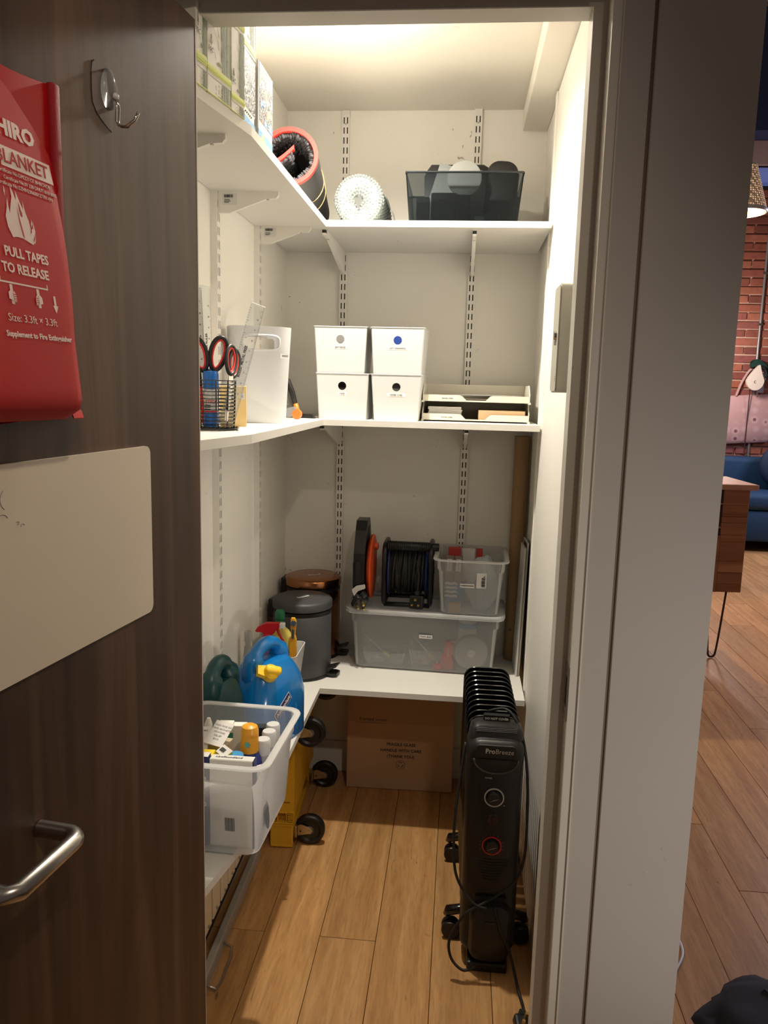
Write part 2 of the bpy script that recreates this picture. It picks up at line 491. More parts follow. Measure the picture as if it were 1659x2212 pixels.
upright('white slotted shelf upright on the left wall nearest the back corner', (XL, 2.374, 0), PI / 2, .60, 2.33, .017)

def bracket(label, loc, rotz, L, h0, h1, stick=False):
    """tapered shelf bracket; local +x runs out from the wall, top at local z=0"""
    t = thing('shelf_bracket', label, 'shelf bracket', loc, rotz, 'white shelf brackets')
    pts = [(0, 0), (L, 0), (L, -h1 * .55), (L - .006, -h1), (L * .8, -h1 * 1.08), (.03, -h0), (0, -h0)]
    b = B().prism(pts, -.0055, .0055, 'y')
    b.make('arm', METALW, t)
    if rotz: B().box(L - .016, L + .0006, -.0058, .0058, -.0115, -.003).make('end_slot', M('dark_slot', C(40, 38, 34), .7), t)
    B().cyl((L * .82, 0, -h1 * 1.16), (L * .82, 0, -h1), .004, seg=10).make('screw', STEEL, t)
    if stick:
        s = -1 if rotz == 0 else 1
        sticker(t, .036, .026, (.030, -.0058, -.018))
        barcode(t, .022, .007, (.027, -.0062, -.011))
        for k, (w_, zz) in enumerate(((.014, -.019), (.016, -.0225), (.012, -.0255))):
            B().box(.016, .016 + w_, -.0065, -.006, zz - .0006, zz + .0006).make('print_line', PRINTK, t)
    return t
bracket('white tapered shelf bracket under the top shelf nearest the open door', (XL + .017, 1.53, ZT - .018), 0, .150, .048, .016)
bracket('white shelf bracket with barcode sticker, second from the door', (XL + .017, 1.965, ZT - .018), 0, .150, .050, .016, True)
bracket('white shelf bracket with barcode sticker, nearest the back corner', (XL + .017, 2.374, ZT - .018), 0, .150, .050, .016, True)
bracket('white shelf bracket under the bubble wrap roll on top shelf', (-.4235, YB - .012, ZT - .018), -PI / 2, .395, .074, .016)
bracket('white shelf bracket under the smoked crate on top shelf', (.0205, YB - .012, ZT - .018), -PI / 2, .395, .078, .016)
bracket('white shelf bracket under the middle shelf below the TAPE box', (-.4235, YB - .012, ZM - .018), -PI / 2, .395, .085, .016)
bracket('white shelf bracket under the middle shelf below the letter trays', (.0205, YB - .012, ZM - .018), -PI / 2, .395, .085, .016)
bracket('white shelf bracket under the lowest shelf above the carton', (.0205, YB - .012, ZL - .018), -PI / 2, .395, .085, .016)

# ================================================================ things on the open door
def dthing(name, label, cat, group=None):
    return thing(name, label, cat, (HX, HY, 0), DROT, group)
TXL = (PI / 2, 0, PI)
wb = dthing('whiteboard', 'large cream whiteboard with rounded corners fixed to the dark wooden door', 'whiteboard')
B().prism(rr(.45, .252, .012, 6, .172 + .225, 1.231), .0002, .0042, 'y').make('board', M('whiteboard_enamel', C(226, 214, 194), .32, var=.02, vs=3), wb, smooth=40)
b = B()
for (cx_, cz_, r_, a0, a1) in ((.485, 1.318, .012, 5.2, 7.3), (.495, 1.292, .010, 0.4, 2.6), (.470, 1.289, .002, 0, 5), (.462, 1.284, .003, 0, 3)):
    b.tube([(cx_ + r_ * math.cos(a0 + (a1 - a0) * k / 8), .0044, cz_ + r_ * math.sin(a0 + (a1 - a0) * k / 8)) for k in range(9)], .0005, 4)
o = b.make('pen_smudge', PRINTG, wb); o['kind'] = 'stuff'

hk = dthing('adhesive_hook', 'clear adhesive hook with bent steel wire stuck on the door beside blanket', 'hook')
CLR = clear('clear_acrylic', (.55, .55, .55, 1), .16, .12, .5, (.93, .93, .93))
b = B()
lps = []
for (y, k) in ((.0003, 1.0), (.004, .96), (.008, .6), (.0095, .2)):
    lps.append([(.254 + .0165 * k * math.cos(a) * (1 - .18 * math.sin(a)), y, 1.822 + .025 * k * math.sin(a)) for a in [2 * PI * i / 20 for i in range(20)]])
b.loft(lps); b.make('pad', CLR, hk, smooth=True)
B().ball((.252, .0095, 1.813), .005).make('rivet', M('clear_bead', C(210, 208, 204), .15), hk, smooth=True)
b = B()
for dx in (.0035, -.0035):
    b.tube([(.252, .012, 1.812), (.252 + dx, .013, 1.80), (.252 + dx, .012, 1.783), (.252 + dx * .9, .015, 1.777), (.252 + dx * .8, .025, 1.776), (.252 + dx * .6, .036, 1.783), (.252 + dx * .4, .041, 1.790)], .0013, 8)
b.ball((.252, .041, 1.791), .0024, 8, 6)
b.make('wire_hook', CHROME, hk, smooth=True)
th = tag(B().tube([(.284, .0006, 1.846), (.289, .0006, 1.842), (.291, .0006, 1.832), (.2915, .0006, 1.81), (.290, .0006, 1.795), (.283, .0006, 1.786), (.270, .0006, 1.779), (.258, .0007, 1.774), (.248, .0007, 1.7715)], .0006, 6)
         .make('thin_dark_line', M('dark_line_brown', C(40, 26, 22), .9), None, (HX, HY, 0), (0, 0, DROT)), 'dark thread curling down the door to the clear hook', 'line')  # thin dark line on the door face, drawn as a tube

# fire blanket pouch
RED = M('red_vinyl', C(186, 12, 16), .5, spec=.25, bmp=.12, bs=18, var=.05, vs=8)
REDD = M('dark_red_binding', C(150, 12, 20), .6, bmp=.2, bs=260)
PINK = M('white_silkscreen_ink', C(236, 214, 206), .5)
fb = dthing('fire_blanket_pouch', 'red vinyl fire blanket pouch with white print hanging on the door', 'fire blanket')
def fy(X, z):                       # front panel plane
    return .022 + (1.66 - z) * .14
# back panel
b = B()
b.grid(lambda u, v: (.378 + u * .20, .004 + .008 * math.sin(PI * min(1, u * 1.0)) * (0.4 + .6 * v) * .6, 1.405 + v * (.378 + .012 * (-math.sin(PI * u)))), 10, 14)
b.make('back_panel', RED, fb, smooth=True)
# front pocket panel: bulging sheet with diagonal, sagging mouth
def pl(t, x):
    for (a, p), (c, q) in zip(t, t[1:]):
        if x <= c: return p + (q - p) * max(0, (x - a)) / (c - a)
    return t[-1][1]
def fpt(u, v):
    zb = 1.405
    X = .398 + u * .185
    zt = pl([(.39, 1.650), (.399, 1.668), (.409, 1.700), (.43, 1.724), (.46, 1.750), (.50, 1.775), (.60, 1.790)], X)
    z = zb + v * (zt - zb)
    edge = .398 - .008 * math.sin(PI * min(1, max(0, (1.66 - z) / .16))) - .0 + .006 * max(0, (1.52 - z) / .11)
    X = edge + u * (.583 - edge)
    y = fy(X, z) + .0004
    e = min(1, u / .10)
    y = .012 + (y - .012) * (1 - (1 - e) ** 3 * .35)
    y += .004 * math.exp(-((v - 1) / .03) ** 2) * (1 - e) + .0
    if z < 1.425: y -= (1.425 - z) ** 2 * 60
    return (X, y, z)
b = B(); b.grid(fpt, 18, 26); b.make('front_panel', RED, fb, smooth=True)
# side gusset and bottom
def gpt(u, v):
    p = fpt(0, v)
    return (p[0] - .010 * math.sin(PI * u) * (1 - v) - .0 + (0 if u > .5 else -.002), .004 + (p[1] - .004) * u, p[2])
b = B(); b.grid(gpt, 5, 26); b.make('side_gusset', RED, fb, smooth=True)
b = B(); b.grid(lambda u, v: (lambda p: (p[0], .004 + (p[1] - .004) * v, 1.405 + .002 * math.sin(6 * u)))(fpt(u, 0)), 14, 3); b.make('bottom_panel', RED, fb, smooth=True)
b = B(); b.poly([(.388, .008, 1.452), (.352, .012, 1.412), (.354, .016, 1.404), (.392, .028, 1.405)])
b.poly([(.388, .007, 1.452), (.392, .027, 1.404), (.354, .015, 1.403), (.352, .011, 1.411)]); b.make('folded_corner', RED, fb)
b = B(); b.box(.3725, .388, .0025, .012, 1.60, 1.784, .003, 2); b.make('binding_strip', REDD, fb, smooth=40)
def fmat(X, z, off=.0007):
    ex = Vector((-1, 0, 0)); ey = Vector((0, -.1386, .9903)); n = ex.cross(ey)
    p = Vector((X, fy(X, z), z)) + n * off
    return Matrix(((ex.x, ey.x, n.x, p.x), (ex.y, ey.y, n.y, p.y), (ex.z, ey.z, n.z, p.z), (0, 0, 0, 1)))
def ft(s, X, z, size, align='RIGHT', bold=.02, sx=1, mat=PINK, off=.0007):
    return text(fb, s, size, mat, None, align=align, bold=bold, sx=sx, mtx=fmat(X, z, off))
ft('IHIRO', .430, 1.7065, .0225, bold=.045, sx=1.12)
b = B().poly([(-.0815, .0105, .0), (.0010, .0105, 0), (.0040, -.0105, 0), (-.0815, -.0105, 0)])
o = b.make('print_panel', PINK, fb); o.matrix_local = fmat(.4100, 1.6768)
ft('BLANKET', .4140, 1.6765, .0195, bold=.005, sx=1.02, mat=RED, off=.0011)
ft('Certificate No.OPE221121.BHRCHOB', .4135, 1.6615, .0056, sx=.98, bold=.0)
ft('Certificate No.01 230 DNUT-01018005', .4035, 1.6548, .0056, sx=.96, bold=.0)
ft('Certificate No.SZHN230600127701-EN', .4125, 1.6485, .0056, sx=1.0, bold=.0)
ft('PULL TAPES', .4385, 1.5785, .0138, sx=.98, bold=.03)
ft('TO RELEASE', .4420, 1.5620, .0138, sx=1.0, bold=.03)
ft('Size: 3.3ft \u00d7 3.3ft', .4400, 1.5115, .0112, sx=1.05, bold=.0)
ft('Supplement to Fire Extinguisher', .4180, 1.4950, .0082, sx=1.02, bold=.03)
def fpoly(pts, X, z, name, mat=PINK, off=.0007, sc=1.0):
    o = B().poly([(x * sc, y * sc, 0) for x, y in pts]).make(name, mat, fb)
    o.matrix_local = fmat(X, z, off); return o
flame = [(-.0135, -.018), (-.019, -.008), (-.020, .002), (-.016, .012), (-.0135, .022), (-.013, .011), (-.0125, .006), (-.010, .014), (-.006, .024), (-.0062, .036),
         (-.002, .028), (.0005, .022), (.0015, .032), (.006, .022), (.010, .014), (.0108, .024), (.013, .012), (.0165, .004), (.018, -.004), (.0165, -.009), (.0145, -.012),
         (.019, -.007), (.0195, .002), (.022, .007), (.0215, -.002), (.0235, -.010), (.022, -.017), (.018, -.0205), (.010, -.0185), (.002, -.0165), (-.007, -.0165)]
fpoly(flame, .478, 1.6125, 'flame_print')
fpoly([(0, .012), (.002, .002), (.0005, -.008), (-.0015, -.013), (-.001, -.005), (-.0008, .004)], .455, 1.606, 'flame_print')
fpoly([(0, .008), (.001, .003), (0, -.003), (-.001, .002)], .494, 1.638, 'flame_print')
for pts, X, z in (([(-.0015, .018), (.0008, .004), (.0035, -.010), (.0040, -.0145), (.0018, -.012), (-.0008, .002)], .477, 1.6105),
                  ([(0, .010), (.0018, .002), (.0035, -.002), (.0030, -.0055), (.0008, -.005), (-.0008, .001)], .4745, 1.624),
                  ([(.003, .005), (.002, -.001), (-.001, -.004), (-.0012, -.002), (.001, .001)], .4590, 1.611),
                  ([(.0035, .006), (.002, -.001), (-.001, -.005), (-.0014, -.003), (.001, .001)], .4575, 1.600)):
    fpoly(pts, X, z, 'flame_detail_print', RED, .0011)
fpoly([(-.09, 0), (.0005, 0), (.0005, .006), (-.001, .006), (-.001, .0018), (-.0745, .0018), (-.0745, .006), (-.076, .006), (-.076, .0018), (-.09, .0018)], .4475, 1.5462, 'bracket_print')
for X, sg in ((.508, 1), (.4655, -1)):
    fpoly([(-.0022, .009), (.0022, .009), (.0022, -.011), (-.0022, -.011)], X, 1.5365, 'tape_print')
    fpoly([(-.0055, .0025), (-.002, .005), (.0035, .004), (.0055, .001), (.0058, -.0065), (.002, -.007), (-.001, -.005), (-.0058, -.004)] if sg > 0 else
          [(-.0055, .001), (-.0035, .004), (.002, .005), (.0055, .0025), (.0058, -.004), (.001, -.005), (-.002, -.007), (-.0058, -.0065)], X, 1.5345, 'hand_print', off=.0010)
    for k in range(4):
        x0 = (.0016 if sg > 0 else -.0056)
        fpoly([(x0, .0006), (x0 + .004, .0006), (x0 + .004, 0), (x0, 0)], X, 1.5352 - .0022 * k, 'finger_line_print', RED, .0015)
    fpoly([(-.0003, .003), (.0003, .003), (.0003, -.006), (-.0003, -.006)], X + sg * -.0012, 1.5355, 'finger_line_print', RED, .0015)
fpoly([(-.0018, .0095), (.0018, .0095), (.0018, -.001), (.0045, -.001), (0, -.0095), (-.0045, -.001), (-.0018, -.001)], .4378, 1.5318, 'arrow_print')
# ================================================================ top shelf
# ---- bamboo-print cartons, stacked
CART = M('white_carton_board', C(222, 219, 208), .6, var=.02)
BGRN = M('olive_bamboo_print', C(122, 130, 84), .65)
BGRY = M('grey_green_bamboo_print', C(128, 138, 120), .65)
LIME = M('lime_band_print', C(190, 204, 84), .65)
LIMEP = M('pale_lime_print', C(222, 226, 140), .65)
def bamboo(label, y0, y1, z0, z1, slant=True):
    xs = (lambda y: -.4478 + .1796 * (y - 1.334)) if slant else (lambda y: -.4255 + .03 * (y - 1.518))
    xa, xb = xs(y0), xs(y1)
    t = thing('bamboo_carton', label, 'carton', ((xa + xb) / 2, (y0 + y1) / 2, z0), math.atan2(y1 - y0, xb - xa), 'bamboo print cartons on the top shelf')
    W = math.hypot(y1 - y0, xb - xa); H = z1 - z0; D = .070 if slant else .14           # local x = along the shelf, -y = towards the aisle
    B().box(-W / 2, W / 2, 0, D, 0, H, .0015, 1).make('carton_body', CART, t)
    b = B(); F = -.0004
    rnd = random.Random(int(y0 * 1000 + z0 * 100))
    for fx, ww in ((.16, .055), (.285, .035), (.37, .016)):
        x = W / 2 - fx * W
        n = 5
        for k in range(n):
            za, zb = H * (.13 + .87 * k / n) + .0002, H * (.13 + .87 * (k + 1) / n) - .0003
            b.box(x - ww * W, x + ww * W, F, 0, za, zb)
    b.make('bamboo_print', BGRY, t, kind='stuff')
    b = B()
    b.box(W / 2 - .05 * W, W / 2 - .025 * W, F, 0, .13 * H, H)
    for k in range(9):
        x = W / 2 - (.40 + .12 * (k % 3)) * W; z = H * (.22 + .12 * (k // 3) + .25 * (k % 2)); L = .20 * H
        a = math.radians(100 + 18 * (k % 3))
        dx, dz = math.cos(a) * L * .6, math.sin(a) * L
        b.poly([(x + .016 * W, F, z), (x - .024 * W, F, z + .1 * L), (x + dx, F, z + dz)])
    lf = [(-.02, 0), (.01, .035), (.05, .045), (.09, .02), (.06, 0)]
    b.poly([(W / 2 - .42 * W - p[0] * 2.2 * W, F, H * .17 + p[1] * H) for p in lf])
    b.make('leaf_print', BGRN, t, kind='stuff')
    B().box(-W / 2, W / 2, F * 1.4, 0, .045 * H, .095 * H).make('lime_band', LIME, t)
    B().box(-W / 2, W / 2, F * 1.2, 0, .095 * H, .125 * H).make('pale_band', LIMEP, t)
    B().box(-W / 2, W / 2, F * 1.9, 0, .068 * H, .073 * H).make('pale_line', LIMEP, t)
    if H < .05: return t
    b = B()
    for q in ([(-.03, .0), (-.012, .0), (-.021, .045)],):
        p = [(-W * .34 + a * W, F - .0002, H * .36 + c * H) for a, c in [(-.05, 0), (.05, 0), (0, .09), (-.05, 0)]]
        b.tube(p, .0004, 4)
    b.tube([(-W * .34, F - .0002, H * .33), (-W * .34, F - .0002, H * .42)], .0004, 4)
    b.make('tree_mark_print', PRINTG, t, kind='stuff')
    text(t, 'FSC', .011, PRINTG, (-W * .34, F, H * .29), FRONT, bold=0)
    return t
zt = ZT
bamboo('flat bamboo-print carton on the shelf, half hidden by the door edge', 1.3345, 1.3685, zt, zt + .030)
bamboo('bamboo-print carton stacked on the flat one, half hidden by the door edge', 1.3345, 1.3685, zt + .030, zt + .215)
bamboo('flat bamboo-print carton on the shelf, second column from the door', 1.3700, 1.4550, zt, zt + .030)
bamboo('tall bamboo-print carton with printed tree mark, second column from the door', 1.3700, 1.4550, zt + .030, zt + .176)
bamboo('uppermost bamboo-print carton of the second column from the door', 1.3700, 1.4550, zt + .176, zt + .330)
bamboo('flat bamboo-print carton on the shelf beside the black squiggle carton', 1.4565, 1.5085, zt, zt + .017)
bamboo('bamboo-print carton left of the black squiggle carton, middle of its column', 1.4565, 1.5085, zt + .017, zt + .141)
bamboo('uppermost bamboo-print carton of the column left of the squiggle carton', 1.4565, 1.5085, zt + .141, zt + .290)
bamboo('bamboo-print carton lying on top of the black squiggle carton', 1.5205, 1.6120, zt + .136, zt + .290, False)
# ---- doodle cartons
def doodlemat(name, colored):
    m, nt, b, out = newmat(name)
    b.inputs['Roughness'].default_value = .6
    n = noise(nt, 78 if not colored else 75, (1, 1, 1), detail=1, rough=.3)
    mu = nt.nodes.new('ShaderNodeMath'); mu.operation = 'MULTIPLY'; mu.inputs[1].default_value = 34 if not colored else 42
    nt.links.new(n.outputs[0], mu.inputs[0])
    si = nt.nodes.new('ShaderNodeMath'); si.operation = 'SINE'; nt.links.new(mu.outputs[0], si.inputs[0])
    r = ramp(nt, si.outputs[0], [(.28 if not colored else .12, (.01, .01, .012)), (.42 if not colored else .30, (.66, .66, .645))])
    r.color_ramp.elements[0].position = .02 if colored else .06
    c = r.outputs[0]
    if colored:
        n2 = noise(nt, 34, detail=0)
        r2 = ramp(nt, n2.outputs[0], [(.36, (.05, .25, .6)), (.40, (.02, .02, .02)), (.58, (.02, .02, .02)), (.62, (.7, .12, .04)), (.68, (.75, .5, .05))], 'CONSTANT')
        mm = nt.nodes.new('ShaderNodeMix'); mm.data_type = 'RGBA'
        nt.links.new(r.outputs[0], mm.inputs[0]); nt.links.new(r2.outputs[0], mm.inputs[6]); mm.inputs[7].default_value = (.66, .66, .645, 1)
        c = mm.outputs[2]
    nt.links.new(c, b.inputs['Base Color'])
    return m
DOO = doodlemat('black_squiggle_print', False); DOC = doodlemat('coloured_scribble_print', True)
BLUEP = M('blue_speckle_print', C(116, 168, 214), .6, var=.45, vs=160)
def doodle(label, y0, y1, z0, z1, x1, m, sun):
    t = thing('doodle_carton', label, 'carton', (x1, (y0 + y1) / 2, z0), PI / 2, 'doodle print cartons on the top shelf')
    W = y1 - y0; H = z1 - z0; D = x1 + .612
    B().box(-W / 2, W / 2, 0, D, 0, H, .0015, 1).make('carton_body', CART, t)
    B().box(-W / 2 + (.0 if not sun else .09 * W), W / 2, -.0005, 0, .27 * H, H * .995).make('doodle_print', m, t)
    B().box(-W / 2, W / 2, -.0005, 0, 0, .15 * H).make('blue_print', BLUEP, t)
    b = B()
    if sun:
        b.prism([(-.18 * W + .012 * math.cos(a), .055 * H + .014 * math.sin(a)) for a in [PI * k / 10 for k in range(11)]], -.0008, 0, 'y')
        b.make('yellow_sun_print', LIMEP, t)
    else:
        for k in range(5):
            x = -.3 * W + k * .11 * W
            b.tube([(x, -.0006, .19 * H), (x + .002, -.0006, .215 * H), (x + .006, -.0006, .205 * H)], .0005, 4)
        b.ball((W * .47, -.0002, .19 * H), .008, 10, 6, (.4, .1, 1.3))
        b.make('squiggle_print', PRINTK, t, kind='stuff')
    return t
doodle('white carton covered in black squiggle doodles beside the bamboo cartons', 1.5205, 1.612, zt, zt + .135, -.4240, DOO, False)
doodle('white carton with tiny coloured doodles, nearest the rolled doormat', 1.622, 1.740, zt, zt + .150, -.4205, DOC, True)

# ---- rolled doormat
MATB = M('black_rubber_backing', C(40, 39, 39), .75, bmp=.3, bs=420)
MRED = M('red_edging', C(226, 48, 40), .75, bmp=.15, bs=300)
CHEN = M('charcoal_chenille', C(50, 50, 54), .9)
P0 = Vector((-.500, 2.270, 2.078)); P1 = Vector((-.535, 2.680, 2.014))
t = thing('rolled_doormat', 'rolled charcoal chenille doormat with red edging on the top shelf corner', 'doormat', P0)
ax = (P1 - P0); LEN = ax.length; ax.normalize()
R3 = ax.to_track_quat('Y', 'Z').to_matrix()        # local y runs along the roll
RO = .082
def mp(x, y, z): return R3 @ Vector((x, y, z))
b = B()
def spiral(k, n=60):
    f = k / n
    R = RO - .003
    if f < .74:                                    # outer turn, clockwise from the left
        a = math.radians(196) - 2 * PI * .985 * f / .74
        r = R - .012 * max(0, (f - .60) / .14)
        return r * math.cos(a), r * math.sin(a)
    a = math.radians(196) - 2 * PI * .985
    q = (f - .74) / .26; r = R - .012
    x0, z0 = r * math.cos(a), r * math.sin(a)
    return x0 + (.012 - x0) * q, z0 + (.030 - z0) * q - .006 * math.sin(PI * q)
th_ = .005
N = 72
outer = [spiral(k, N) for k in range(N + 1)]

def offs(k, d):
    x, z = outer[k]
    if k >= .74 * N: return x, z - d
    l = math.hypot(x, z); return x * (1 - d / l), z * (1 - d / l)
lp = []
for k in range(N + 1):
    o_, i_ = outer[k], offs(k, th_)
    lp.append([mp(o_[0], 0, o_[1]), mp(o_[0], LEN, o_[1]), mp(i_[0], LEN, i_[1]), mp(i_[0], 0, i_[1])])
b.loft(lp).make('rubber_backing', MATB, t, smooth=40)
b = B(); lp = []
for k in range(N + 1):
    o_, i_ = offs(k, -.0008), offs(k, .0105)
    lp.append([mp(o_[0], -.004, o_[1]), mp(o_[0], .010, o_[1]), mp(i_[0], .012, i_[1]), mp(i_[0], -.003, i_[1])])
b.loft(lp).make('red_edging', MRED, t, smooth=40)
b = B(); rnd = random.Random(3)
for k in range(2, N - 1):
    for j in range(8):
        d = .012 + rnd.uniform(0, .006)
        x, z = offs(k, d) if k < .74 * N else (outer[k][0], outer[k][1] - d)
        yy = .009 + j * .015 + rnd.uniform(-.004, .004)
        q = Vector((x, yy, z))
        rot = Euler((rnd.uniform(-.6, .6), math.atan2(x, z), rnd.uniform(-.6, .6))).to_matrix()
        b.ico(mp(*q), .0062 if k % 2 else .0055, (.85, .85, 1.7), 2 if j < 3 else 1, R3 @ rot)
b.make('chenille_pile', CHEN, t, kind='stuff', smooth=True)
b = B()
for yy in (.15, .215):
    pts = []
    for k in range(40):
        a = 2 * PI * k / 39
        pts.append(mp((RO - .0005) * math.cos(a), yy + .02 * math.sin(a * 1.0 + yy * 9), (RO - .0005) * math.sin(a)))
    b.tube(pts, .0012, 5)
b.make('string_tie', M('tan_string', C(190, 158, 112), .8), t)
# ---- bubble wrap roll
BW = clear('bubble_film', (.62, .66, .65, 1), .36, .16, .9)
BWc = (-.330, 1.93 + .0655)
t = thing('bubble_wrap_roll', 'clear bubble wrap roll lying on the top shelf beside the doormat', 'bubble wrap', (BWc[0], 2.455, ZT + .0005))
b = B()
rz = .0765
b.lathe([(.006, .020), (.016, .008), (.034, .003), (.056, .001), (.067, .004), (.0715, .014), (.072, .10), (.071, .20), (.069, .30), (.05, .315), (.012, .31)], (0, 0, rz), 40, 'y')
b.make('roll_body', M('milky_film_layers', C(150, 156, 153), .3, bmp=.6, bs=90, var=.06, vs=40), t, smooth=True)
b = B(); rnd = random.Random(5)
for j in range(17):
    for k in range(44):
        a = 2 * PI * (k + .5 * (j % 2)) / 44; yy = .016 + j * .0165
        b.ico((.0727 * math.cos(a), yy, rz + .0727 * math.sin(a)), .0045, (1, 1, 1), 1)
for r_ in (.018, .027, .036, .045, .054, .062, .069):
    n = int(2 * PI * r_ / .0085)
    for k in range(n):
        a = 2 * PI * k / n + r_ * 50
        b.ico((r_ * math.cos(a), .003 + rnd.uniform(-.002, .002), rz + r_ * math.sin(a)), .0042, (1, .8, 1), 1)
b.make('bubbles', BW, t, kind='stuff', smooth=True)
b = B(); b.grid(lambda u, v: (.045 + .058 * u + .012 * math.sin(3 * u), .02 + .26 * v, rz + .055 - .118 * u ** 1.15 + .004 * math.sin(14 * u + 9 * v) + .003), 14, 14)
b.make('loose_end', BW, t, smooth=True)
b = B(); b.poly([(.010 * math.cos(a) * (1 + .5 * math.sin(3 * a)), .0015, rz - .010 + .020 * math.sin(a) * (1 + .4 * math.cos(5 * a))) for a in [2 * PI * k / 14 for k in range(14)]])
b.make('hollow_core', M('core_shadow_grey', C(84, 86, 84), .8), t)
# ---- smoked plastic crate
SMOKE = clear('smoked_plastic', (.05, .06, .068, 1), .16, .08, .6, (.64, .68, .70))
def openbox(w0, d0, w1, d1, h, th=.0025, r0=.012, r1=.014, n=4, zb=0.0):
    def lp(w, d, r, z): return [(p[0], p[1], z) for p in rr(w, d, r, n)]
    return B().loft([lp(w0, d0, r0, zb), lp(w1, d1, r1, h), lp(w1 - 2 * th, d1 - 2 * th, r1 - th * .8, h), lp(w0 - 2 * th, d0 - 2 * th, r0 - th * .8, zb + th)])
crx, cry = -.0155, 2.585
t = thing('smoked_crate', 'smoked translucent plastic crate of black gadgets on the top shelf', 'crate', (crx, cry, ZT))
openbox(.318, .285, .346, .310, .150, .003, .006, .008).make('crate_body', SMOKE, t, smooth=30)
b = B()
def lp_(w, d, z): return [(p[0], p[1], z) for p in rr(w, d, .008, 4)]
b.loft([lp_(.347, .311, .146), lp_(.349, .313, .1485), lp_(.347, .311, .1512), lp_(.339, .303, .1512), lp_(.339, .303, .146)], cap=False)
b.make('crate_rim', M('smoked_rim', C(34, 40, 44), .2), t, smooth=30)
# contents
z0 = ZT + .0035
t = thing('printer_unit', 'black flat machine with slot, tipped up inside the smoked crate', 'machine', (-.030, 2.628, z0 + .009), rot=(math.radians(-12), math.radians(-2), 0))
b = B(); b.prism([(-.108, .0), (.105, 0), (.105, .195), (.080, .212), (-.085, .218), (-.100, .198), (-.108, .18)], -.022, .022, 'y'); b.make('body', BLACK, t)
B().box(-.085, .10, -.0235, -.022, .178, .186).make('paper_slot', M('slot_black', C(6, 6, 6), .5), t)
b = B()
for x in (-.06, -.035, -.02, .055, .07): b.box(x, x + .006, -.0226, -.022, .193, .1945)
b.prism([(.014, .1935), (.020, .1935), (.017, .198)], -.0226, -.022, 'y'); b.make('panel_print', PRINTG, t, kind='stuff')
t = thing('camera_case', 'black rounded fabric case leaning at the right inside the smoked crate', 'case', (.088, 2.548, z0 + .009), rot=(math.radians(-6), math.radians(4), 0))
b = B(); lps = []
for (y, k) in ((-.042, .72), (-.036, .92), (-.015, 1.0), (.015, 1.0), (.036, .92), (.042, .72)):
    lps.append([(p[0] * k, y, .100 + (p[1]) * k + (.0 if True else 0)) for p in rr(.094, .198, .036, 6)])
b.loft(lps).make('case_body', BLACKM, t, smooth=True)
b = B(); b.tube([(.047, -.01 + .006 * (k % 2), .07 + .016 * k) for k in range(7)], .0035, 6); b.make('zip_pull', BLACK, t)
t = thing('card_sleeve', 'grey card sleeve leaning at the left inside the smoked crate', 'sleeve', (-.100, 2.515, z0 + .014), rot=(math.radians(-7), math.radians(16), 0))
B().prism(rr(.085, .175, .004, 3, 0, .094), -.0015, .0015, 'y').make('card', M('grey_card', C(128, 132, 130), .6), t)
t = thing('round_disc', 'pale round disc standing behind the front of the smoked crate', 'disc', (-.016, 2.475, z0 + .0))
B().lathe([(.004, -.002), (.050, -.002), (.0515, 0), (.050, .002), (.004, .002)], (0, 0, .138 - .0), 36, 'y').make('disc', M('pale_disc_plastic', C(140, 142, 138), .4), t, smooth=40)
B().box(-.020, .020, -.004, .004, 0, .092, .002, 1).make('disc_foot', BLACK, t)
for lb, x, w_, h_ in (('narrow black device standing at the left inside the smoked crate', -.135, .040, .080), ('wide black device standing mid-left inside the smoked crate', -.073, .078, .092)):
    t = thing('black_device', lb, 'device', (x, 2.458, z0))
    B().prism(rr(w_, h_, .006, 4, 0, h_ / 2), -.007, .007, 'y').make('case', BLACK, t, smooth=40)
    B().box(-w_ * .42, w_ * .42, -.0078, -.007, h_ * .12, h_ * .80).make('screen', BLACKG, t)
t = thing('black_adapter', 'black adapter lying on the floor of the smoked crate', 'adapter', (.045, 2.470, z0), .2)
B().box(-.045, .045, -.014, .014, 0, .036, .004, 2).make('case', BLACK, t)
B().box(-.03, .0, -.0150, -.0138, .012, .026).make('rating_label', M('dark_grey_label', C(90, 92, 92), .5), t)

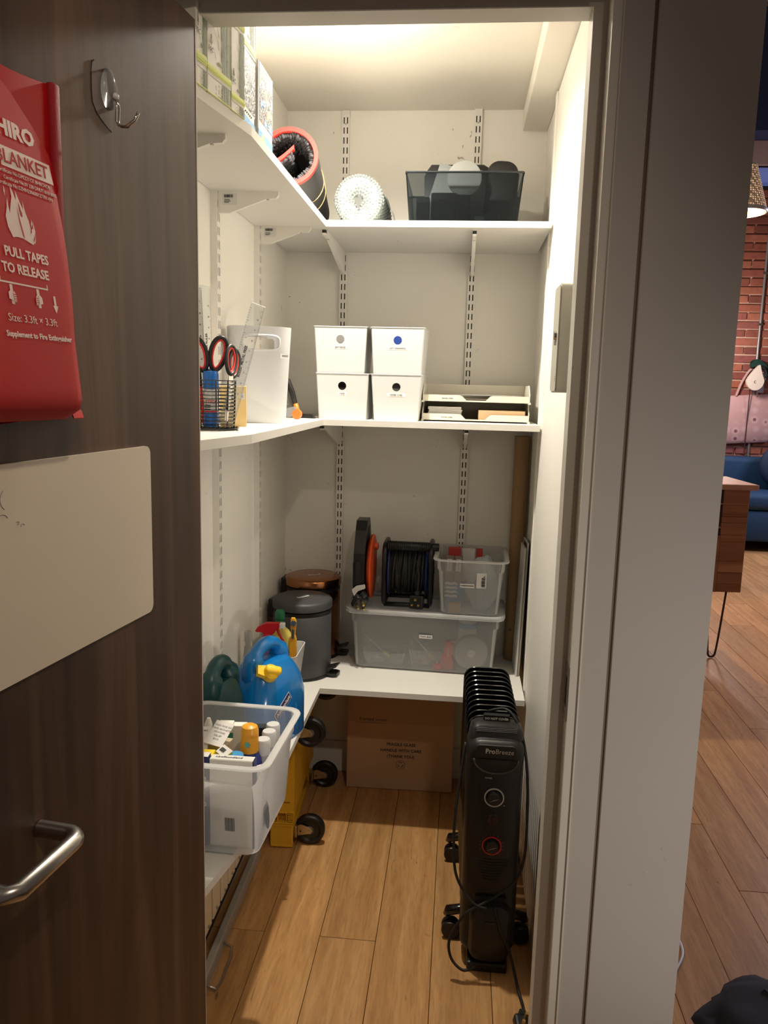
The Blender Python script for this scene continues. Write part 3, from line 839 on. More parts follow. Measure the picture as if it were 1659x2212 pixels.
# ================================================================ middle shelf
def white_bin(label, word, x, y, z, rotz=0, shaft=None, w0=.150, w1=.165, d0=.150, d1=.170, h=.139):
    t = thing('storage_bin', label, 'storage box', (x, y, z), rotz, 'white storage boxes on the middle shelf')
    th = .0022
    # front and other walls; the front has a real round hole
    def lp(w, d, r, zz): return [(p[0], p[1], zz) for p in rr(w, d, r, 4)]
    b = B()
    # side + back shell (three sides) built as an open loft with the front face replaced by a holed panel
    n = 24; hz = h * .73; hr = .0128
    def fy_(zz): return -(d0 / 2 + (d1 - d0) / 2 * zz / h)
    def hw(zz): return (w0 / 2 + (w1 - w0) / 2 * zz / h) - .004
    ring = []; rim = []
    for k in range(n):
        a = 2 * PI * k / n
        ca, sa = math.cos(a), math.sin(a)
        ring.append((hr * ca, hz + hr * sa))
        # project the direction to the panel outline
        tt = 1e9
        if sa > 1e-6: tt = min(tt, (h - hz) / sa)
        if sa < -1e-6: tt = min(tt, hz / -sa)
        for sgn in (1, -1):
            # edge x = sgn*hw(z)
            den = ca - sgn * ((w1 - w0) / 2 / h) * sa
            if den * sgn > 1e-6:
                q = sgn * hw(hz) / den
                if q > 0: tt = min(tt, q)
        rim.append((tt * ca, hz + tt * sa))
    for (cx_, cz_) in ((hw(0), 0), (-hw(0), 0), (hw(h), h), (-hw(h), h)):
        k = min(range(n), key=lambda i: (rim[i][0] - cx_) ** 2 + (rim[i][1] - cz_) ** 2); rim[k] = (cx_, cz_)
    V = lambda p, o: b.bm.verts.new((p[0], fy_(p[1]) + o, p[1]))
    fo = [V(p, 0) for p in rim]; fi = [V(p, 0) for p in ring]; go = [V(p, th) for p in rim]; gi = [V(p, th) for p in ring]
    for k in range(n):
        j = (k + 1) % n
        b.bm.faces.new((fo[k], fo[j], fi[j], fi[k])); b.bm.faces.new((go[k], go[j], gi[j], gi[k])); b.bm.faces.new((fi[k], fi[j], gi[j], gi[k]))
    # U-shaped shell
    def U(w, d, zz, t_):
        a = [(-w / 2 + .004 - 0, -d / 2 + t_ * 0)]
        r = .006
        pts = [(-w / 2 + .004, -d / 2 + t_)]
        pts += [(-w / 2 + t_ + .001 - t_ * .3, -d / 2 + .003 + t_)]
        pts += [(-w / 2 + t_, d / 2 - r), (-w / 2 + r, d / 2 - t_), (w / 2 - r, d / 2 - t_), (w / 2 - t_, d / 2 - r)]
        pts += [(w / 2 - t_ - .001 + t_ * .3, -d / 2 + .003 + t_), (w / 2 - .004, -d / 2 + t_)]
        return [(p[0], p[1], zz) for p in pts]
    b.loft([U(w0, d0, 0, 0), U(w1, d1, h, 0), U(w1, d1, h, th), U(w0, d0, 0, th)], cap=False, closed=False)
    b.box(-w0 / 2 + .003, w0 / 2 - .003, -d0 / 2 + .001, d0 / 2 - .001, 0, .0025)
    b.make('bin_body', WPLA, t)
    b = B(); lps = []
    for o_, zz in ((.0, h - .0015), (.0016, h - .0008), (.0016, h + .0006), (0, h + .0012), (-.004, h + .0012), (-.004, h - .0015)):
        lps.append([(p[0], p[1], zz) for p in rr(w1 + 2 * o_, d1 + 2 * o_, .007, 4)])
    lps.append(lps[0]); b.loft(lps, cap=False).make('bin_rim', WPLA, t)
    tl = math.atan2((d1 - d0) / 2, h)
    lw = .009 + .0042 * len(word)
    sticker(t, lw, .0105, (.0, fy_(h * .56) - .0004, h * .56), (PI / 2 + tl, 0, 0), M('label_tape_white', C(246, 246, 244), .45))
    text(t, word, .0068, PRINTK, (0, fy_(h * .56) - .0013, h * .56), (PI / 2 + tl, 0, 0))
    if shaft: pass
    return t
zm = ZM + .0004
yb = 2.505
white_bin('white box labelled TAPE with a black round hole, lower left of four', 'TAPE', -.3630, yb, zm, -.02)
white_bin('white box labelled PAPER CLIPS, lower right of four', 'PAPER CLIPS', -.1960, yb, zm, -.02, w0=.138, w1=.158)
white_bin('white box labelled BATTERIES stacked on the TAPE box', 'BATTERIES', -.3720, yb + .002, zm + .1401, -.01)
white_bin('white box labelled GIFT WRAPPING stacked on the PAPER CLIPS box', 'GIFT WRAPPING', -.1950, yb + .002, zm + .1401, -.03)
# contents that show through the round holes
def filler(name, label, cat, x, y, z, m, wd, dp, hh, part):
    t = thing(name, label, cat, (x, y, z)); B().box(-wd / 2, wd / 2, -dp / 2, dp / 2, 0, hh, .003, 2).make(part, m, t); return t
filler('tape_pack', 'black tape pack seen through the hole of the TAPE box', 'tape', -.363, yb, zm + .0027, BLACKM, .11, .11, .118, 'wrapping')
filler('clip_carton', 'dark grey carton seen through the hole of the PAPER CLIPS box', 'carton', -.203, yb, zm + .0027, M('dark_grey_card', C(92, 90, 86), .7), .10, .11, .112, 'carton_body')
filler('battery_pack', 'grey battery pack seen through the hole of the BATTERIES box', 'battery pack', -.372, yb + .002, zm + .1430, M('mid_grey_card', C(140, 138, 134), .6), .11, .115, .118, 'wrapping')
filler('gift_ribbon_pack', 'blue ribbon pack seen through the hole of the GIFT WRAPPING box', 'ribbon', -.200, yb + .002, zm + .1430, M('royal_blue_card', C(40, 70, 150), .5), .10, .11, .118, 'wrapping')

# ---- letter trays
def tray(label, z, x=.0475, y=2.600):
    t = thing('letter_tray', label, 'letter tray', (x, y, z), -.01, 'cream letter trays on the middle shelf')
    W, D, H = .328, .245, .058
    b = B()
    b.box(-W / 2, W / 2, -D / 2, D / 2, .004, .0062)
    b.box(-W / 2, W / 2, D / 2 - .0025, D / 2, .006, H)
    for s in (-1, 1):
        b.prism([(-D / 2, .004), (D / 2, .004), (D / 2, H), (-D / 2 + .05, H), (-D / 2 + .012, H * .62), (-D / 2, .026)], s * W / 2 - .0013, s * W / 2 + .0013, 'x')
        b.box(s * W / 2 - .004, s * W / 2 + .004, -D / 2 - .002, -D / 2 + .006, 0, .006)
        b.box(s * W / 2 - .004, s * W / 2 + .004, D / 2 - .012, D / 2, 0, .006)
    b.make('tray_body', CREAM, t)
    b = B()
    fz = .024
    pts = [(-W / 2, .004), (W / 2, .004), (W / 2, fz), (.052, fz), (.044, fz - .002), (.030, .0085), (-.030, .0085), (-.044, fz - .002), (-.052, fz), (-W / 2, fz)]
    b.prism(pts, -D / 2 - .0015, -D / 2 + .0012, 'y'); b.make('front_lip', CREAM, t)
    sticker(t, .040, .010, (-.088, -D / 2 - .0017, .013), FRONT, M('label_tape_cream', C(246, 242, 228), .45))
    text(t, 'ENVELOPES', .0068, PRINTK, (-.088, -D / 2 - .0024, .0132), FRONT)
    return t
tray('cream letter tray labelled ENVELOPES standing directly on the middle shelf', zm)
tray('cream letter tray labelled ENVELOPES stacked on top, holding loose white sheets', zm + .0582)
grp = 'white envelopes in the lower letter tray'
for k in range(9):
    e = B().box(-.052, .052, -.10, .10, 0, .0040, .0008, 1).make('envelope', PAPER, None, (-.048 + random.uniform(-.002, .002), 2.596 + random.uniform(-.001, .001), zm + .0066 + k * .0043), (0, 0, random.uniform(-.012, .012)))
    tag(e, 'white envelope in the lower letter tray, %s of its flat stack' % ('lowest', 'second from bottom', 'third from bottom', 'fourth from bottom', 'middle one', 'fourth from top', 'third from top', 'second from top', 'topmost')[k], 'envelope', grp)
e = thing('kraft_envelope', 'brown kraft envelope lying at the right of the lower letter tray', 'envelope', (.128, 2.5880, zm + .0068))
B().box(-.072, .072, -.105, .10, 0, .030, .003, 2).make('body', KRAFT, e)
B().prism([(-.072, -.104), (.072, -.104), (.0, -.03)], .030, .0308, 'z').make('flap', KRAFT, e)
b = B().box(-.14, .14, -.10, .10, 0, .0012).make('folder', KRAFT, None, (.055, 2.615, zm + .0581 + .0066))
tag(b, 'brown card sheet lying in the upper letter tray under white paper', 'card')
for k in range(5):
    rz_ = (.03, -.02, .05, -.04, .015)[k]
    def sh(u, v, k=k): return (-.14 + .28 * u, -.100 + .20 * v, .004 * math.sin(2.5 * u) * (1 - v) + .002)
    b = B(); b.grid(sh, 8, 4)
    bmesh.ops.solidify(b.bm, geom=b.bm.faces[:], thickness=.0006)
    o = b.make('paper_sheet', PAPER, None, (.050 + .004 * (k % 3), 2.597, zm + .0581 + .0105 + k * .0026), (0, 0, rz_))
    tag(o, 'loose white paper sheet in the upper letter tray, %s' % ('lowest of five', 'second from bottom', 'middle of five', 'second from top', 'topmost')[k], 'paper', 'loose sheets in the upper letter tray')

# ---- tall white waste bin with slot handles
bx, by = -.5300, 2.055
t = thing('waste_bin', 'tall white oval bin with slot handles standing on the middle shelf', 'bin', (bx, by, zm), math.radians(20))
b = B(); lps = []; H = .245
def ov(w, d, z, n=36, drop=0):
    o = []
    for k in range(n):
        a = 2 * PI * k / n
        c, s_ = math.cos(a), math.sin(a)
        o.append((w / 2 * math.copysign(abs(c) ** .62, c), d / 2 * math.copysign(abs(s_) ** .62, s_), z))
    return o
# holed shell: grid of quads, skipping the handle slot on the front (-y) and the back
n = 144; rows = [0, .03, .09, .15] + [.180 + .004 * k for k in range(13)] + [.236, H]
def ring(zz, off):
    f = zz / H
    return ov(.138 + .026 * f - 2 * off, .100 + .022 * f - 2 * off, zz, n)
vo = [[b.bm.verts.new(p) for p in ring(z, 0)] for z in rows]
vi = [[b.bm.verts.new(p) for p in ring(z, .002)] for z in rows]
def slot(k, r):
    x = ring(rows[r], 0)[k][0]; x2 = ring(rows[r], 0)[(k + 1) % n][0]; y = ring(rows[r], 0)[k][1]
    xm = (x + x2) / 2; zm_ = (rows[r] + rows[r + 1]) / 2
    if abs(y) < .045: return False
    return abs(y) > .045 and (xm / .0475) ** 4 + ((zm_ - .204) / .0185) ** 4 < 1
for r in range(len(rows) - 1):
    for k in range(n):
        j = (k + 1) % n
        if slot(k, r):
            continue
        b.bm.faces.new((vo[r][k], vo[r][j], vo[r + 1][j], vo[r + 1][k]))
        b.bm.faces.new((vi[r][k], vi[r + 1][k], vi[r + 1][j], vi[r][j]))
        for (kk, rr_, e1, e2) in ((k - 1, r, (r, k), (r + 1, k)), (j, r, (r, j), (r + 1, j)), (k, r - 1, (r, k), (r, j)), (k, r + 1, (r + 1, k), (r + 1, j))):
            if 0 <= rr_ < len(rows) - 1 and slot(kk % n, rr_):
                b.bm.faces.new((vo[e1[0]][e1[1]], vo[e2[0]][e2[1]], vi[e2[0]][e2[1]], vi[e1[0]][e1[1]]))
for k in range(n):
    j = (k + 1) % n
    b.bm.faces.new((vo[-1][k], vo[-1][j], vi[-1][j], vi[-1][k]))
b.bm.faces.new(vo[0][::-1]); b.bm.faces.new(vi[0])
b.make('bin_body', M('milky_white_plastic', C(214, 216, 219), .3, var=.015, vs=14), t, smooth=35)
def bsurf(x, z):
    f = z / H; w_, d_ = .138 + .026 * f, .100 + .022 * f
    c_ = min(.999, abs(x) / (w_ / 2)) ** (1 / .62)
    return -d_ / 2 * math.sqrt(1 - c_ * c_) ** .62
b = B(); lp = []
for k in range(36):
    a = 2 * PI * k / 36
    x = .0465 * math.copysign(abs(math.cos(a)) ** .5, math.cos(a)); z = .204 + .0185 * math.copysign(abs(math.sin(a)) ** .5, math.sin(a))
    lp.append((x, bsurf(x, z), z))
b.tube(lp, .0030, 8, closed=True); b.make('slot_rim', _mats['milky_white_plastic'], t, smooth=True)
sticker(t, .026, .011, (.0600, -.0592, .172), (PI / 2 + .04, 0, math.radians(22)), M('label_tape_white', C(246, 246, 244), .45))
text(t, 'SOLO', .0065, PRINTK, (.0603, -.0600, .172), (PI / 2 + .04, 0, math.radians(22)), bold=.02)

# ---- wire basket with scissors, glue stick, ruler
kx, ky = -.5220, 1.668
t = thing('wire_pen_basket', 'black wire pen basket on the middle shelf beside the dark door', 'basket', (kx, ky, zm), math.radians(14))
b = B()
W = .072; D = .072
for k in range(13):
    z = .012 + .0077 * k; f = W / 2 + .0035 * k / 13
    b.tube([(p[0], p[1], z) for p in rr(2 * f, 2 * f, .010, 3)], .00115, 5, closed=True)
b.make('horizontal_wire', BLACKG, t, kind='stuff')
b = B()
for (x, y) in ((-1, 0), (1, 0), (0, -1), (0, 1), (1, .65), (-1, -.65), (.65, -1), (-.65, 1)):
    b.tube([(x * (W / 2 - .001), y * (W / 2 - .001), .004), (x * (W / 2 + .0025), y * (W / 2 + .0025), .106)], .0016, 6)
b.make('upright_wire', BLACKG, t, kind='stuff')
b = B()
b.tube([(p[0], p[1], .0032) for p in rr(.088, .088, .012, 3)], .0022, 6, closed=True)
for k in range(9): b.box(-.038, .038, -.038 + k * .0095 - .0008, -.038 + k * .0095 + .0008, .004, .0055)
for k in range(9): b.box(-.038 + k * .0095 - .0008, -.038 + k * .0095 + .0008, -.038, .038, .0055, .007)
b.make('mesh_base', BLACKG, t, kind='stuff')
# glue stick
t = thing('glue_stick', 'large blue and white glue stick standing in the wire basket', 'glue stick', (kx - .010, ky - .012, zm + .0072))
BLUE = M('bright_blue_plastic', C(28, 104, 190), .35)
B().lathe([(.0145, 0), (.0155, .004), (.0155, .026), (.0145, .030)], seg=24).make('turn_base', BLUE, t, smooth=35)
B().lathe([(.0147, .0301), (.0147, .0785)], seg=24).make('barrel', M('silver_white_label', C(206, 206, 204), .4), t, smooth=35)
B().lathe([(.0149, .0302), (.0149, .0335)], seg=24).make('red_ring', M('red_plastic', C(196, 36, 40), .4), t, smooth=35)
B().lathe([(.0158, .0790), (.0164, .082), (.0164, .110), (.0150, .1165), (.004, .1172)], seg=24).make('cap', BLUE, t, smooth=35)
text(t, 'STICK', .010, M('red_print', C(200, 40, 44), .5), (.006, -.0152, .052), FRONT, bold=.02)
b = B()
for k in range(3): b.box(-.009, .004, -.0151, -.0146, .036 + .0042 * k, .0375 + .0042 * k)
b.make('label_print', PRINTK, t, kind='stuff')
# scissors
SRED = M('red_grip', C(214, 44, 40), .45)
def scissors(label, loc, rot, spread=.22, sc=1.0):
    t = thing('scissors', label, 'scissors', loc, group='black and red scissors in the wire basket', rot=rot)
    t.scale = (sc, sc, sc)
    for s in (1, -1):
        a = s * spread
        Rm = Matrix.Rotation(a, 4, 'Y')
        b = B(); lp = []
        for k in range(22):
            q = 2 * PI * k / 22
            x = .017 * math.cos(q) * (1 + .12 * math.sin(q)) + s * .004; z = .066 + .036 * math.sin(q)
            lp.append(Rm @ Vector((x, s * .0022, z)))
        b.tube(lp, .0046, 8, closed=True)
        h = b.make('handle', BLACK, t, smooth=True)
        b = B(); lp = []
        for k in range(22):
            q = 2 * PI * k / 22
            lp.append(Rm @ Vector((.0122 * math.cos(q) * (1 + .12 * math.sin(q)) + s * .004, s * .0022, .066 + .0305 * math.sin(q))))
        b.tube(lp, .0027, 8, closed=True); b.make('red_grip', SRED, h, smooth=True)
        b = B(); b.prism([(-.0075, .034), (.0075, .034), (.0075, 0), (.003 * s + .002, -.086), (.003 * s - .001, -.088), (-.0065, 0)], s * .0011 - .001, s * .0011 + .001, 'y', Rm)
        b.make('blade', STEEL, t)
    B().cyl((0, -.004, 0), (0, .004, 0), .004, seg=12).make('pivot', CHROME, t)
    return t
scissors('black and red scissors with one large loop raised in wire basket, left pair', (kx - .022, ky + .016, zm + .098), (math.radians(6), math.radians(-2), math.radians(24)), .26, 1.0)
scissors('black and red scissors leaning right against the clear ruler in wire basket', (kx + .029, ky - .004, zm + .092), (math.radians(-14), math.radians(24), math.radians(62)), .06, .92)
# blue marker / dark pens in basket
for lb, dx, dy, m_ in (('dark grey pen in the wire basket behind the glue stick', -.012, .016, BLACK), ('red pen in the wire basket at its left', -.028, -.004, SRED)):
    t = thing('pen', lb, 'pen', (kx + dx, ky + dy, zm + .0073), rot=(math.radians(3), math.radians(-4), 0))
    B().lathe([(.001, 0), (.0035, .008), (.0038, .012), (.0038, .085)], seg=12).make('barrel', m_, t, smooth=35)
    B().lathe([(.0042, .0852), (.0042, .118), (.003, .121)], seg=12).make('cap', BLACK, t, smooth=35)
# rulers
RUL = clear('clear_ruler_acrylic', (.86, .88, .88, 1), .22, .1, .5, (.93, .94, .94))
def ruler(label, loc, rot, L, wd, word, m=None, group=None):
    t = thing('ruler', label, 'ruler', loc, rot=rot, group=group)
    B().box(-wd / 2, wd / 2, -.0012, .0012, 0, L, .0004, 1).make('blade', m or RUL, t)
    b = B(); k = 0; z = .006
    while z < L - .004:
        ln = .006 if k % 10 == 0 else (.0045 if k % 5 == 0 else .0028)
        b.box(wd / 2 - ln - .0005, wd / 2 - .0005, -.0016, -.0012, z, z + .0005)
        if k % 2 == 0: b.box(-wd / 2 + .0005, -wd / 2 + .0005 + ln * .8, -.0016, -.0012, z, z + .0006)
        z += .0030; k += 1
    b.make('graduation_marks', PRINTK, t, kind='stuff')
    for i in range(1, int(L / .0254)):
        text(t, str(i), .006, PRINTK, (wd / 2 - .010, -.0016, i * .0254), FRONT) if L < .34 else None
    text(t, word, wd * .25, PRINTK, (-.002, -.0016, L * .52), (PI / 2, -PI / 2, 0), bold=.03)
    return t
ruler('clear plastic ruler leaning out of the wire basket over the white bin', (kx + .012, ky + .024, zm + .0075), (math.radians(-14), math.radians(17), math.radians(24)), .290, .034, 'RULER  METAL FREE')
ruler('long clear ruler standing against the left wall behind the basket', (-.603, 1.865, zm), (math.radians(-1), math.radians(-1), math.radians(66)), .325, .034, 'ANGLED LEDGER RULER')
ruler('long grey metal ruler standing beside the clear ruler near the door edge', (-.588, 1.765, zm), (math.radians(-2.5), math.radians(-1), math.radians(58)), .310, .036, 'CENTIMETRE', M('grey_ruler_metal', C(150, 150, 148), .4, .6))
# yellow envelope/notepad
t = thing('manila_pad', 'pale yellow manila pad with white tags standing behind the wire basket', 'pad', (-.5250, 1.802, zm), rot=(math.radians(-4), 0, math.radians(20)))
B().box(-.030, .030, -.006, .006, .0005, .094, .001, 1).make('pad_body', M('manila_yellow', C(232, 202, 138), .7, var=.03), t)
for x, s_ in ((-.004, '2'), (.020, '6')):
    sticker(t, .012, .014, (x, -.0061, .070))
    text(t, s_, .008, PRINTK, (x, -.0068, .070), FRONT)
# folding saw / cutter behind the bin
t = thing('folding_saw', 'folded grey saw with black and orange handle leaning behind white bin', 'saw', (-.550, 2.400, zm), rot=(0, 0, math.radians(4)))
B().prism([(-.052, 0.001), (.046, .001), (.040, .03), (.012, .122), (-.008, .124), (-.052, .110)], .004, .012, 'y').make('grey_blade', M('dark_grey_ribbed_metal', C(96, 94, 90), .5, .3), t)
b = B()
for k in range(5): b.box(-.05, .022 - .006 * k, .0025, .004, .040 + .014 * k, .0412 + .014 * k)
b.make('blade_rib', M('pale_rib_line', C(170, 168, 164), .5), t, kind='stuff')
b = B(); b.tube([(.004, .004, .124), (.020, .003, .112), (.034, .003, .078), (.044, .003, .044)], [.006, .009, .0085, .007], 10); b.make('black_grip', BLACK, t, smooth=True)
b = B(); b.tube([(.0445, .003, .0440), (.050, .003, .022), (.055, .003, .008)], [.0072, .008, .0078], 10); b.make('orange_grip', M('orange_plastic', C(226, 128, 40), .45), t, smooth=True)
t = thing('tape_gun', 'clear and orange tape cutter lying on the middle shelf beside the bin', 'tape cutter', (-.486, 2.335, zm))
b = B(); b.lathe([(.005, -.012), (.0135, -.012), (.0145, -.008), (.0145, .008), (.0135, .012), (.005, .012)], (.0, 0, .0146), 20, 'y'); b.make('orange_wheel', M('bright_orange_plastic', C(240, 120, 48), .4, var=.1, vs=60), t, smooth=35)
b = B(); b.prism([(-.052, .002), (-.016, .006), (-.002, .030), (-.010, .036), (-.05, .026)], -.010, .010, 'y'); b.make('clear_body', clear('clear_grey_plastic', (.6, .62, .64, 1), .45, .15), t)
t = thing('craft_knife', 'grey craft knife lying flat in the middle shelf corner', 'knife', (-.480, 2.425, zm), -.25)
B().prism([(-.05, -.009), (.03, -.009), (.036, 0), (.03, .009), (-.05, .009)], .0, .012, 'z').make('handle', BLACK, t)
B().prism([(.030, -.004), (.062, .001), (.030, .004)], .005, .0062, 'z').make('blade', STEEL, t)
# ================================================================ lowest shelf
zl = ZL + .0004
def pedal_bin(label, x, y, mats, H, rot, word, tilt_word):
    mb, ml, mr = mats
    t = thing('pedal_bin', label, 'pedal bin', (x, y, zl), rot, 'pedal bins on the lowest shelf')
    R = .0985
    B().lathe([(R - .003, .004), (R - .001, .010), (R - .001, H - .052), (R - .004, H - .048)], seg=48).make('body', mb, t, smooth=40)
    B().lathe([(R + .001, 0), (R + .0015, .002), (R + .0015, .009), (R - .001, .012)], seg=48).make('base_ring', BLACK, t, smooth=40)
    B().lathe([(R - .006, H - .050), (R - .002, H - .046), (R - .002, H - .036), (R - .006, H - .034)], seg=48).make('inner_rim', BLACK, t, smooth=40)
    lid = B().lathe([(R - .004, H - .033), (R + .001, H - .031), (R + .0015, H - .010), (R - .002, H - .005), (R - .010, H - .002), (R * .5, H - .0005), (.002, H)], seg=48).make('lid', ml, t, smooth=45)
    b = B(); b.box(-R - .013, -R + .012, -.030, .030, H - .075, H - .012, .005, 2); b.make('hinge_housing', BLACK, t)
    b = B(); b.tube([(-R - .006, .034, H - .055), (-R - .010, .036, H - .10), (-R - .010, .036, H - .14)], .0022, 6); b.make('wire_handle', CHROME, t)
    b = B(); b.prism([(R - .01, -.022), (R + .018, -.024), (R + .032, -.018), (R + .032, .018), (R + .018, .024), (R - .01, .022)], .006, .014, 'z')
    b.box(R - .01, R + .006, -.018, .018, .012, .030, .002, 1)
    b.prism([(R - .002, .020), (R + .030, .036), (R + .031, .042), (R - .002, .032)], -.020, .020, 'y')
    b.make('pedal', BLACK, t)
    s = sticker(t, .046, .013, (.004, -.006, H + .0008), (0, 0, -rot + tilt_word), M('label_tape_white', C(246, 246, 244), .45))
    text(t, word, .0075, PRINTK, (.004, -.006, H + .0015), (0, 0, -rot + tilt_word), bold=.02)
    return t
GBIN = M('dark_grey_satin_paint', C(66, 66, 68), .5, bmp=.03, bs=500)
COPP = M('copper_metal', C(176, 122, 84), .22, metal=1)
pedal_bin('dark grey round pedal bin with white label, in front of the copper bin', -.4985, 2.508, (GBIN, GBIN, BLACK), .262, -.18, 'RECYCLING', .9)
pedal_bin('shiny copper round pedal bin with white label, behind the dark grey bin', -.4995, 2.7080, (COPP, COPP, BLACK), .290, -.05, 'BATTERIES', .62)

# ---- clear catering boxes
PC = clear('clear_polycarbonate', (.96, .97, .97, 1), .21, .10, .5, (.965, .97, .975))
PCR = clear('clear_polycarbonate_rim', (.93, .94, .94, 1), .55, .12, .6, (.95, .95, .95))
def gnbox(name, label, cat, x, y, z, rot, w0, d0, w1, d1, h, group):
    """catering box: tapered body with a shoulder step and a flanged rim"""
    t = thing(name, label, cat, (x, y, z), rot, group)
    def L(w, d, r, zz): return [(p[0], p[1], zz) for p in rr(w, d, r, 5)]
    th = .0022; s = h * .80
    f = lambda a, b_, q: a + (b_ - a) * q
    ws, ds = f(w0, w1, .80) - .006, f(d0, d1, .80) - .006
    out = [L(w0 - .02, d0 - .02, .02, 0), L(w0, d0, .024, .008), L(ws, ds, .026, s - .004), L(ws + .010, ds + .010, .028, s + .004), L(w1, d1, .030, h)]
    inn = [[(p[0] * (1 - 2 * th / w1), p[1] * (1 - 2 * th / d1), p[2] + (th if i == 0 else 0)) for p in lp] for i, lp in enumerate(out)]
    B().loft(out + inn[::-1]).make('box_body', PC, t, smooth=35)
    fl = .0115
    lps = [L(w1 - .001, d1 - .001, .030, h - .0035), L(w1 + 2 * fl, d1 + 2 * fl, .036, h - .0035), L(w1 + 2 * fl + .002, d1 + 2 * fl + .002, .037, h - .001), L(w1 + 2 * fl, d1 + 2 * fl, .036, h + .001), L(w1 + .006, d1 + .006, .032, h + .0025), L(w1 - .004, d1 - .004, .029, h + .001)]
    lps.append(lps[0]); B().loft(lps, cap=False).make('rim', PCR, t, smooth=35)
    return t
tb = gnbox('tool_tub', 'large clear lidded tub labelled TOOL BOX on the lowest shelf', 'storage tub', -.0905, 2.668, zl, -.035, .470, .195, .505, .222, .205, 'clear plastic tubs')
h = .2085
def L_(w, d, r, zz): return [(p[0], p[1], zz) for p in rr(w, d, r, 5)]
lid = B().loft([L_(.536, .252, .036, h - .009), L_(.540, .256, .038, h), L_(.536, .252, .036, h + .0055), L_(.500, .218, .03, h + .0075), L_(.494, .212, .028, h + .0055), L_(.480, .2, .026, h + .0055),
                L_(.480, .2, .026, h + .0035), L_(.53, .246, .035, h + .0025), L_(.532, .248, .035, h - .009)]).make('tub_lid', PC, tb, smooth=35)
B().loft([L_(.5405, .2565, .038, h - .002), L_(.5415, .2575, .0385, h), L_(.5375, .2535, .036, h + .0058), L_(.530, .246, .035, h + .0066)], cap=False).make('lid_edge', PCR, tb, smooth=35)
LT = M('label_tape_white', C(246, 246, 244), .45)
def fronttape(par, word, x, y, z, w_=.044, hh=.012, rz=0, tilt=.0):
    sticker(par, w_, hh, (x, y, z), (PI / 2 + tilt, 0, rz), LT)
    text(par, word, .0076, PRINTK, (x, y - .0008, z), (PI / 2 + tilt, 0, rz), bold=.02)
fronttape(tb, 'TOOL BOX', .008, -.1085, .128, tilt=.06)
TUBTOP = zl + h + .0062
# contents of the tool tub
zt_ = zl + .0035
def small(name, label, cat, loc, rot=(0, 0, 0), group=None): return thing(name, label, cat, loc, rot=rot, group=group)
t = small('tin', 'flat round tin of fixings standing on edge at right inside the tool tub', 'tin', (.068, 2.615, zt_ + .061), (0, 0, .1))
B().lathe([(.002, -.012), (.056, -.012), (.060, -.008), (.060, .012), (.002, .012)], seg=36, axis='y').make('tin_body', M('grey_tin', C(150, 146, 140), .4, .4), t, smooth=40)
B().lathe([(.0605, .004), (.0612, .006), (.0612, .012), (.0605, .014)], seg=36, axis='y').make('gold_band', M('gold_band', C(206, 168, 92), .35, .5), t, smooth=40)
B().ball((0, -.014, 0), .016, 14, 8, (1, .5, 1)).make('knob', M('pale_grey_plastic', C(196, 194, 190), .4), t, smooth=True)
t = small('spray_can', 'white and blue can standing inside the tool tub behind the tin', 'can', (.055, 2.685, zt_))
B().lathe([(.030, 0), (.032, .004), (.032, .150), (.026, .162), (.018, .168), (.018, .186), (.004, .188)], seg=28).make('can_body', WPLA, t, smooth=40)
B().lathe([(.0323, .128), (.0323, .148)], seg=28).make('blue_band', M('mid_blue_plastic', C(86, 150, 200), .4), t, smooth=40)
for lb, x, z in (('white roll of tape inside the tool tub under the can', .050, .070),):
    t = small('tape_roll', lb, 'tape', (.010, 2.690, zt_ + .036)); B().lathe([(.018, -.012), (.036, -.012), (.036, .012), (.018, .012)], seg=28, axis='y').make('roll', PAPER, t, smooth=40)
for i, (lb, x, w_, d_, z, c) in enumerate((('clear inner divider tray at left inside the tool tub', -.230, .150, .105, .045, 0), ('clear inner divider tray in the middle inside the tool tub', -.075, .140, .105, .060, 0))):
    t = small('divider_tray', lb, 'tray', (x, 2.655, zt_), (0, 0, -.03), 'inner trays in the tool tub')
    openbox(w_ - .02, d_ - .02, w_, d_, z, .0016, .012, .014).make('tray_body', PC, t, smooth=35)
for i, (lb, loc, rot, L, m_) in enumerate((('screwdriver with pale shaft leaning at left inside the tool tub', (-.215, 2.655, zt_ + .012), (0, math.radians(-48), .05), .125, STEEL),
                                           ('screwdriver with yellow tip leaning in the middle of the tool tub', (-.055, 2.650, zt_ + .012), (0, math.radians(-42), 0), .115, STEEL))):
    t = small('screwdriver', lb, 'screwdriver', loc, rot)
    B().cyl((0, 0, .03), (0, 0, L), .0028, seg=10).make('shaft', m_, t, smooth=40)
    B().lathe([(.003, 0), (.008, .004), (.0085, .022), (.005, .031)], seg=14).make('grip', M('yellow_grip', C(214, 182, 70), .5), t, smooth=40)
t = small('red_torch', 'red handled tool standing inside the tool tub right of label', 'torch', (-.012, 2.610, zt_))
b = B(); b.prism([(-.020, 0), (.020, 0), (.022, .03), (.016, .05), (.020, .085), (.010, .098), (-.006, .098), (-.012, .06), (-.022, .03)], -.012, .012, 'y'); b.make('red_body', M('red_plastic', C(196, 36, 40), .4), t)
text(t, 'torch', .014, PAPER, (.004, -.0124, .060), (PI / 2, PI / 2, 0))
